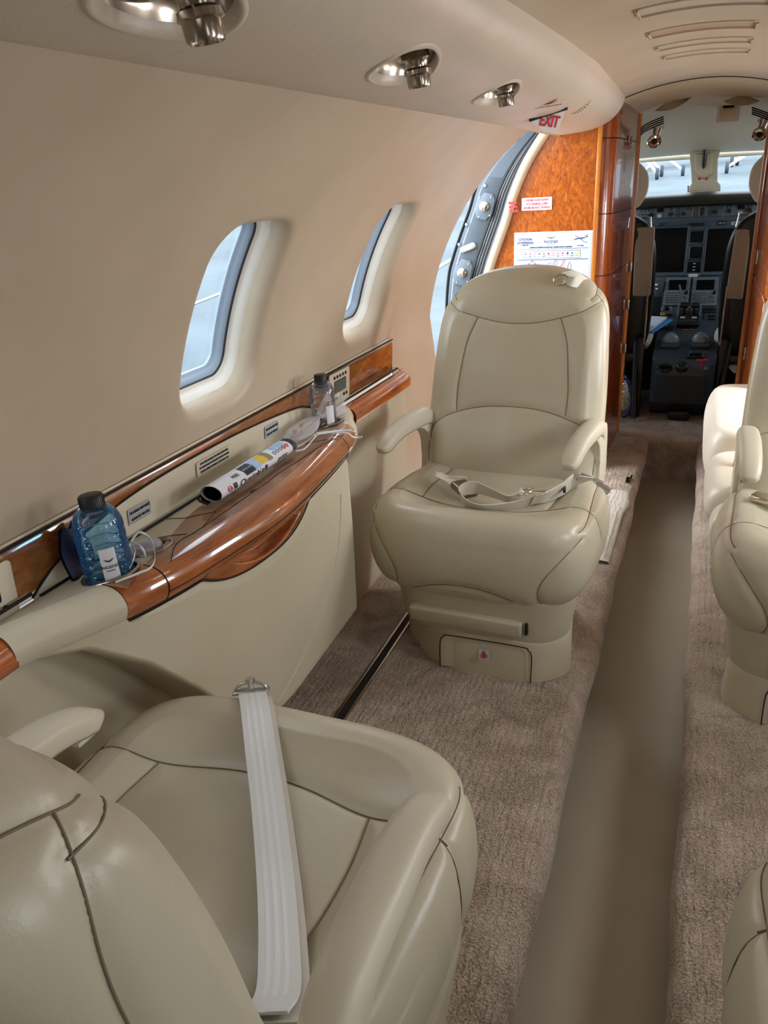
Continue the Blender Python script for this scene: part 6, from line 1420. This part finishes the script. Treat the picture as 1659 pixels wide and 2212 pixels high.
# pilots' seats
def pilot_seat(sx, xin, label, uv):
    t = thing('pilot_seat', label, 'pilot seat', (xin + sx * 0.22, 4.55, 0), 'flight deck seats')
    cxx = xin + sx * 0.215
    # backrest shell seen from behind
    mb = MB(); R_ = []
    for z, hw, y, d_ in cr([(0.34, 0.16, 4.50, 0.045), (0.40, 0.205, 4.495, 0.055), (0.55, 0.225, 4.47, 0.055), (0.75, 0.23, 4.44, 0.055), (0.92, 0.222, 4.42, 0.05), (1.02, 0.18, 4.41, 0.042), (1.075, 0.10, 4.41, 0.03)], 5):
        R_.append([(cxx + hw * np.sign(math.cos(a)) * abs(math.cos(a)) ** 0.5, y + d_ * np.sign(math.sin(a)) * abs(math.sin(a)) ** 0.6, z) for a in np.linspace(0, 2 * math.pi, 48, endpoint=False)])
    V, F = rings_mesh(np.array(R_)); mb.add(V, F); mb.build('backrest', 'black_satin', t, sharp=180, recalc=True)
    mb = MB(); R2 = []
    for z, hw, y in cr([(0.42, 0.19, 4.545), (0.55, 0.215, 4.53), (0.8, 0.222, 4.50), (0.95, 0.20, 4.475), (1.03, 0.14, 4.46)], 5):
        R2.append([(cxx + hw * np.sign(math.cos(a)) * abs(math.cos(a)) ** 0.5, y + 0.030 * math.sin(a), z) for a in np.linspace(0, 2 * math.pi, 40, endpoint=False)])
    V, F = rings_mesh(np.array(R2)); mb.add(V, F); mb.build('back_cushion', 'sheepskin', t, sharp=180, recalc=True)
    hc = Vector((cxx - sx * 0.022, 4.46, 1.215)); mb = MB(); R3 = []
    for z, hw, d_ in cr([(-0.115, 0.06, 0.02), (-0.10, 0.10, 0.04), (-0.03, 0.135, 0.05), (0.05, 0.13, 0.045), (0.10, 0.09, 0.03), (0.115, 0.05, 0.015)], 5):
        R3.append([(hc.x + hw * np.sign(math.cos(a)) * abs(math.cos(a)) ** 0.7, hc.y + d_ * math.sin(a) * (1.0 if math.sin(a) > 0 else 0.4), hc.z + z) for a in np.linspace(0, 2 * math.pi, 40, endpoint=False)])
    V, F = rings_mesh(np.array(R3)); mb.add(V, F); h_ = mb.build('headrest', 'leather_pale', t, sharp=180, recalc=True)
    mb = MB(); mb.tube([(hc.x, hc.y - 0.01, hc.z - 0.2), (hc.x, hc.y - 0.01, hc.z)], 0.012, 8); mb.build('headrest_post', 'black_plastic', t)
    # folded up armrest
    (u0, v0), (u1, v1), (u2, v2), (u3, v3) = uv
    q = [at(u, v, y=4.36) for u, v in uv]; poly = []
    for i in range(4):
        p0_, p1_, p2_ = q[i - 1], q[i], q[(i + 1) % 4]
        for tt in np.linspace(0, 1, 5):
            a_ = p1_ + (p0_ - p1_).normalized() * 0.014; b_ = p1_ + (p2_ - p1_).normalized() * 0.014; poly.append(tuple((a_ * (1 - tt) ** 2 + p1_ * 2 * tt * (1 - tt) + b_ * tt ** 2)))
    mb = MB(); mb.prism([(p[0], p[2]) for p in poly], -0.05 if False else 0.05, (0, 4.42, 0), (1, 0, 0), (0, 0, 1), 0.006); mb.build('folded_armrest', 'shell_tan', t, sharp=40, recalc=True)
    # frame, cushion, rails
    mb = MB(); mb.box((cxx, 4.62, 0.33), (0.40, 0.40, 0.05), bev=0.01); mb.box((cxx, 4.64, 0.17), (0.22, 0.30, 0.30), bev=0.01)
    mb.box((xin + sx * 0.03, 4.42, 0.22), (0.04, 0.05, 0.44), bev=0.005); mb.tube([(xin + sx * 0.06, 4.46, 0.42), (xin + sx * 0.03, 4.30, 0.02)], 0.018, 10); mb.build('seat_frame', 'black_plastic', t)
    cushion_mb(cxx - 0.235, cxx + 0.235, 4.50, 4.95, 0.345, 0.475, 0.045).build('seat_cushion', 'sheepskin', t, sharp=180, recalc=True)
    mb = MB(); mb.tube([(xin + sx * 0.012, 4.36, z) for z in np.linspace(0.42, 0.72, 6)], 0.006, 8); mb.build('seat_tubing', 'steel', t); mb = MB(); mb.tube([(xin + sx * 0.07, 4.40, 1.06), (xin + sx * 0.03, 4.39, 1.06), (xin + sx * 0.022, 4.385, 1.0)], 0.005, 8); mb.build('seat_tubing', 'steel', t)
    return t
pilot_seat(-1, -0.245, 'left flight deck seat with black shell, tan folded armrest and white fleece cushion', ((1372, 491), (1414, 491), (1404, 641), (1366, 641)))
pilot_seat(1, 0.112, 'right flight deck seat with black shell, tan folded armrest and white fleece cushion', ((1590, 496), (1624, 495), (1604, 648), (1567, 646)))
# papers on the left seat, foil bag on the floor, papers at the right
pf = thing('paper_stack', 'stack of white papers on a blue folder on the left flight deck seat', 'papers', tuple(at(1402, 700, y=4.6)))
c = at(1404, 702, y=4.60); mb = MB(); mb.box(c + Vector((0, 0, 0.008)), (0.10, 0.24, 0.012), Matrix.Rotation(math.radians(-18), 3, 'Z') @ Matrix.Rotation(math.radians(8), 3, 'X'), 0.001); mb.build('sheets', 'paper', pf, smooth=False)
mb = MB(); mb.box(c + Vector((0.02, 0.01, -0.004)), (0.11, 0.25, 0.008), Matrix.Rotation(math.radians(-22), 3, 'Z') @ Matrix.Rotation(math.radians(8), 3, 'X'), 0.001); mb.build('folder', 'blue_folder', pf, smooth=False)
bg_ = thing('insulated_bag', 'crinkled silver foil bag with blue trim on the flight deck floor', 'bag', (-0.36, 4.5, 0.0))
mb = MB(); R_ = []
for z, a_, b_ in cr([(0.004, 0.07, 0.08), (0.05, 0.085, 0.09), (0.12, 0.08, 0.08), (0.17, 0.055, 0.06), (0.21, 0.03, 0.05), (0.225, 0.01, 0.045)], 5):
    R_.append([(-0.345 + a_ * math.cos(t) * (1 + 0.06 * math.sin(5 * t + 30 * z)), 4.47 + b_ * math.sin(t) * (1 + 0.06 * math.sin(7 * t + 22 * z)), z) for t in np.linspace(0, 2 * math.pi, 48, endpoint=False)])
V, F = rings_mesh(np.array(R_)); mb.add(V, F); mb.build('foil_body', 'foil', bg_, sharp=180, recalc=True)
mb = MB(); mb.tube([(-0.345 + 0.086 * math.cos(a_) * 0.55, 4.385 + 0.02 * math.sin(a_), 0.11 + 0.105 * math.sin(a_)) for a_ in np.linspace(-1.5, 1.7, 18)], 0.008, 8); mb.build('trim_band', 'blue_trim', bg_, sharp=180)
c = at(1592, 782, y=4.45); mb = MB(); mb.prism([(-0.04, -0.03), (-0.02, 0.035), (0.04, 0.04), (0.04, -0.04), (-0.01, -0.06)], 0.004, c, (1, 0.1, 0), (0, 0.2, 1)); mb.build('loose_paper', 'paper', None, smooth=False, label='small white paper tucked beside the right flight deck seat', cat='paper')
# flight deck side walls and dark lower structure
for s_, nm in ((-1, 'wall_forward_left'), (1, 'wall_forward_right')):
    mb = MB(); mb.grid(np.array([[(CX + s_ * w_ * k_, y, z) for w_, z in ((0.80, 0.0), (0.86, 0.5), (0.86, 0.8))] for y, k_ in ((4.11, 1.0), (4.6, 0.95), (5.1, 0.86), (5.6, 0.8))]), flip=(s_ > 0)); mb.build(nm, 'black_plastic', None, kind='structure')
    mb = MB(); mb.grid(np.array([[(CX + s_ * 0.86 * k_, y, z) for z in (1.18, 1.30, 1.44)] for y, k_ in ((4.11, 1.0), (4.25, 0.98))]), flip=(s_ > 0)); mb.build(nm + '_post', 'cockpit_cream', None, kind='structure')
# windshield: sill, side posts, centre post and panes
ws = MB(); ws.box((CX, 5.34, 1.36), (1.5, 0.05, 0.05), bev=0.01); ws_ = ws.build('window_%d' % (wn + 1), 'cockpit_cream', None, kind='structure')
mb = MB()
for x0, x1 in ((-0.80, -0.10), (0.02, 0.68)): mb.grid(np.array([[(x, 5.42 - 0.16 * (z - 1.1), z) for z in np.linspace(1.08, 1.40, 4)] for x in np.linspace(x0, x1, 8)]))
mb.build('pane', 'glass', ws_, sharp=180)
def postpoly(pts, y): return [(at(u, v, y=y).x, at(u, v, y=y).z) for u, v in pts]
mb = MB(); mb.prism(postpoly([(1490, 328), (1556, 326), (1551, 345), (1550, 392), (1557, 400), (1557, 418), (1489, 420), (1489, 404), (1494, 396), (1492, 360), (1490, 345)], 5.22), 0.06, (0, 5.28, 0), (1, 0, 0), (0, 0, 1), 0.006); cp_ = mb.build('centre_post', 'cockpit_cream', ws_, sharp=40, recalc=True)
mb = MB(); mb.prism(postpoly([(1500, 333), (1540, 331), (1538, 372), (1528, 384), (1512, 384), (1501, 372)], 5.2), 0.02, (0, 5.215, 0), (1, 0, 0), (0, 0, 1), 0.004); mb.build('post_recess', 'headliner', cp_, sharp=40, recalc=True)
mb = MB(); a, b = at(1522, 322, y=5.17), at(1520, 362, y=5.19); mb.tube([a, (a + b) / 2, b], [0.012, 0.010, 0.008], 10); mb.tube([b + Vector((-0.011, 0, 0.07)), b + Vector((-0.010, 0, 0.01)), b + Vector((0, 0, -0.008)), b + Vector((0.010, 0, 0.01)), b + Vector((0.011, 0, 0.07))], 0.0022, 6); mb.build('compass_stalk', 'black_satin', cp_)
mb = MB(); q = postpoly([(1499, 378), (1508, 388), (1533, 388), (1545, 376), (1536, 390), (1506, 391)], 5.17); mb.prism(q, 0.016, (0, 5.195, 0), (1, 0, 0), (0, 0, 1)); mb.build('latch_bar', 'white_plastic', cp_, recalc=True)
for u in (1511, 1526): mb = MB(); mb.lathe([(0, 0.01), (0.007, 0.008), (0.009, 0.0)], at(u, 386, y=5.165), (0, -1, 0), 12); mb.build('red_button', 'lamp_red', cp_, recalc=True)
mb = MB()
for k_ in range(4): c = at(1487, 403 + 3.6 * k_, y=5.18); mb.box(c, (0.010, 0.01, 0.007), bev=0.001)
mb.build('post_clip', 'black_plastic', cp_)

# headliner fittings
def swivel(u, v, y, label, aim):
    c = at(u, v, y=y); t = thing('map_light', label, 'map light', c, 'polished map lights in the flight deck headliner')
    q_ = Vector(aim).normalized(); mb = MB(); mb.lathe([(0.030, 0.0), (0.033, 0.008), (0.030, 0.016), (0.022, 0.020), (0.018, 0.014), (0.0, 0.012)], c, q_, 28); mb.build('light_head', 'chrome', t, recalc=True)
    mb = MB(); mb.lathe([(0, 0.0165), (0.012, 0.0165)], c, q_, 16); mb.build('lens', 'black_satin', t)
    top = c + Vector((0.012, 0.0, 0.052)); mb = MB(); mb.tube([c, c + Vector((0.008, 0, 0.03)), top], [0.014, 0.017, 0.022], 14); mb.build('light_neck', 'nickel', t)
    mb = MB(); mb.lathe([(0.030, 0.0), (0.026, 0.004), (0.02, 0.004)], top, (0, -0.3, -1), 20); mb.build('mounting_cup', 'headliner', t)
swivel(1413, 303, 4.15, 'polished map light on the left of the flight deck headliner', (0.2, -0.75, -0.5))
swivel(1641, 287, 4.15, 'polished map light on the right of the flight deck headliner', (-0.1, -0.7, -0.6))
tp = thing('thermostat_panel', 'small white switch panel with dark readout on the flight deck headliner', 'switch panel', at(1573, 242, y=4.2))
c = at(1573, 242, y=4.2); hr = Matrix.Rotation(math.radians(-28), 3, 'X')
mb = MB(); mb.box(c, (0.100, 0.010, 0.092), hr, 0.006, 3); mb.build('frame', 'white_plastic', tp)
mb = MB(); mb.box(c + Vector((0, -0.006, 0.004)), (0.066, 0.008, 0.066), hr, 0.004); f_ = mb.build('bezel', 'cream_plastic', tp)
mb = MB(); mb.box(c + Vector((0, -0.011, 0.022)), (0.048, 0.004, 0.011), hr); mb.build('readout', 'screen', tp)
for k_ in range(3): mb = MB(); mb.box(c + Vector((-0.017 + 0.017 * k_, -0.012, -0.008)), (0.010, 0.006, 0.028), hr, 0.002); mb.build('switch', 'white_plastic', tp)
for nm_, us, lb_ in (('air_grille', ((1384, 1434), 262, 1), 'left slotted air grille above the flight deck doorway'), ('air_grille', ((1624, 1664), 240, -1), 'right slotted air grille above the flight deck doorway')):
    (u0, u1), vc, s_ = us; t = thing(nm_, lb_, 'air grille', at((u0 + u1) / 2, vc, y=3.95), 'slotted air grilles in the headliner')
    for k_ in range(4):
        pts_ = []
        for tt in np.linspace(0, 1, 10):
            u = u0 + (u1 - u0) * tt; v_ = (vc + 16 - 26 * tt ** 0.7 if s_ > 0 else vc - 8 + 14 * tt) + 4.6 * k_; pts_.append(tuple(at(u, v_, y=3.9)))
        mb = MB(); mb.tube(pts_, 0.0028, 6); mb.build('slot', 'dark_gap', t, sharp=180)
for u0, v0, lb_ in ((1452, 228, 'left shallow scooped vent in the headliner'), (1602, 215, 'right shallow scooped vent in the headliner')):
    c = at(u0, v0, y=3.92); mb = MB(); 
    P = [[(c.x + 0.075 * (s_ - 0.5) * 2 * (1 - 0.5 * r_ * 0), c.y + 0.03 * r_, c.z + (0.035 * (s_ - 0.4) if u0 < 1500 else -0.01 * s_) + 0.020 * r_ * (1 - (2 * s_ - 1) ** 2) - 0.004 * math.sin(math.pi * (r_ + 1) / 2)) for r_ in np.linspace(-1, 1, 9)] for s_ in np.linspace(0, 1, 20)]
    mb.grid(np.array(P)); mb.build('scoop_vent', 'shell_tan' if False else 'headliner', None, sharp=180, label=lb_, cat='vent', group='scooped vents in the headliner')

# ============================================================ outside: apron and parked aircraft
SLOPE = 0.078
mb = MB(); mb.add([(-120, -30, -1.5 - 30 * SLOPE), (120, -30, -1.5 - 30 * SLOPE), (120, 160, -1.5 + 160 * SLOPE), (-120, 160, -1.5 + 160 * SLOPE)], [(0, 1, 2, 3)])
apron_ = mb.build('ground', 'tarmac', None, smooth=False, kind='structure')
mb = MB()
for x in (-2.9, -5.2, -9.0): mb.add([(x, -10, -1.5 + -10 * SLOPE + 0.012), (x + 0.12, -10, -1.5 - 10 * SLOPE + 0.012), (x + 0.12, 60, -1.5 + 60 * SLOPE + 0.012), (x, 60, -1.5 + 60 * SLOPE + 0.012)], [(0, 1, 2, 3)])
mb.build('ground_marking', 'aircraft_white', None, smooth=False, kind='structure')
def gz(y): return -1.5 + SLOPE * y
def wheel(parent, x, y, r, w_):
    mb = MB(); mb.lathe([(r * 0.5, -w_ / 2), (r * 0.9, -w_ / 2), (r, -w_ * 0.3), (r, w_ * 0.3), (r * 0.9, w_ / 2), (r * 0.5, w_ / 2)], (x, y, gz(y) + r), (1, 0, 0), 24); wl = mb.build('wheel', 'tyre', parent, recalc=True)
    mb = MB(); mb.lathe([(0, -w_ / 2), (r * 0.5, -w_ * 0.45), (r * 0.5, w_ * 0.45), (0, w_ / 2)], (x, y, gz(y) + r), (1, 0, 0), 16); mb.build('hub', 'aircraft_white', wl, recalc=True)
def plane(x, y, yaw, label, sc, wx, nose, high=False):
    t = thing('parked_aircraft', label, 'aircraft', (x, y, gz(y)), 'small aircraft parked beyond the windshield')
    z0 = gz(y) + (1.35 if not high else 1.15) * sc; ca, sa = math.cos(yaw), math.sin(yaw)
    def tr_(a, b, c_): return (x + a * ca - b * sa, y + a * sa + b * ca, z0 + c_)
    R_ = []
    for s_, r_, dz in cr([(-4.2, 0.05, -0.1), (-3.9, 0.28, -0.08), (-3.0, 0.52, 0), (-1.5, 0.68, 0.08), (0.5, 0.72, 0.1), (2.2, 0.58, 0.15), (4.5, 0.32, 0.35), (6.5, 0.10, 0.5)], 5):
        R_.append([tr_(r_ * sc * math.cos(a_), s_ * sc, dz * sc + r_ * sc * math.sin(a_)) for a_ in np.linspace(0, 2 * math.pi, 28, endpoint=False)])
    V, F = rings_mesh(np.array(R_)); mb = MB(); mb.add(V, F); mb.build('fuselage', 'aircraft_white', t, sharp=180, recalc=True)
    mb = MB(); zz = (0.9 if high else -0.45) * sc
    P = [[tr_(a_, b_ * (1 - abs(a_) / 16) * sc, zz + 0.05 * abs(a_) + th * (1 - abs(b_ - 0.0) / 1.1)) for b_, th in ((-0.8, 0.0), (-0.5, 0.09), (0.0, 0.11), (0.8, 0.0), (0.0, -0.05), (-0.5, -0.06))] for a_ in np.linspace(-6.2, 6.2, 20)]
    mb.grid(np.array(P), cv=True); mb.build('wing', 'aircraft_white', t, sharp=180, recalc=True)
    mb = MB(); mb.prism([(0, 0), (1.3 * sc, 0), (1.5 * sc, 1.6 * sc), (0.9 * sc, 1.6 * sc)], 0.08, tr_(0, 5.0 * sc, 0.5 * sc), (-sa, ca, 0), (0, 0, 1)); mb.build('tail_fin', 'aircraft_red', t, smooth=False, recalc=True)
    mb = MB(); P = [[tr_(a_, 5.6 * sc + b_, 0.55 * sc + th) for b_, th in ((-0.4, 0), (0, 0.05), (0.4, 0), (0, -0.04))] for a_ in (-2.0, 0, 2.0)]; mb.grid(np.array(P), cv=True); mb.build('tailplane', 'aircraft_white', t, recalc=True)
    for xx, yy in wx:
        wheel(t, xx, yy, 0.21 * sc, 0.13 * sc); mb = MB(); mb.tube([(xx, yy, gz(yy) + 0.21 * sc), (xx + (x - xx) * 0.45, yy + (y - yy) * 0.3, z0 - 0.25 * sc)], 0.05 * sc, 8); mb.build('gear_leg', 'aircraft_white', t)
    mb = MB(); nn = tr_(0, -4.25 * sc, -0.1 * sc)
    for a_ in (0.5, 2.6, 4.7): mb.box(Vector(nn) + Vector((ca * math.cos(a_), sa * math.cos(a_), math.sin(a_))) * 0.42 * sc, (0.12 * sc, 0.03, 0.85 * sc), Matrix.Rotation(yaw, 3, 'Z') @ Matrix.Rotation(math.pi / 2 - a_, 3, 'Y'), 0.01)
    mb.build('propeller', 'tyre', t)
w1, w2, w3 = at(1475, 374, y=35), at(1420, 373, y=34), at(1432, 371, y=36)
plane(-4.6, 38.5, 0.5, 'white parked light aircraft seen through the left windshield pane', 1.0, ((w1.x, 35.0), (w2.x, 34.0), (w3.x, 35.2)), 0)
w4, w5, w6, w7 = at(1569, 375, y=35), at(1580, 357, y=38), at(1592, 356, y=38.6), at(1648, 350, y=38)
plane(4.4, 40.0, -0.5, 'white parked light aircraft with thin wheel struts seen through the right windshield pane', 1.05, ((w4.x, 35.0), (w5.x, 38.0), (w6.x, 38.6), (w7.x, 38.0)), 0, True)
bpy.context.view_layer.update()
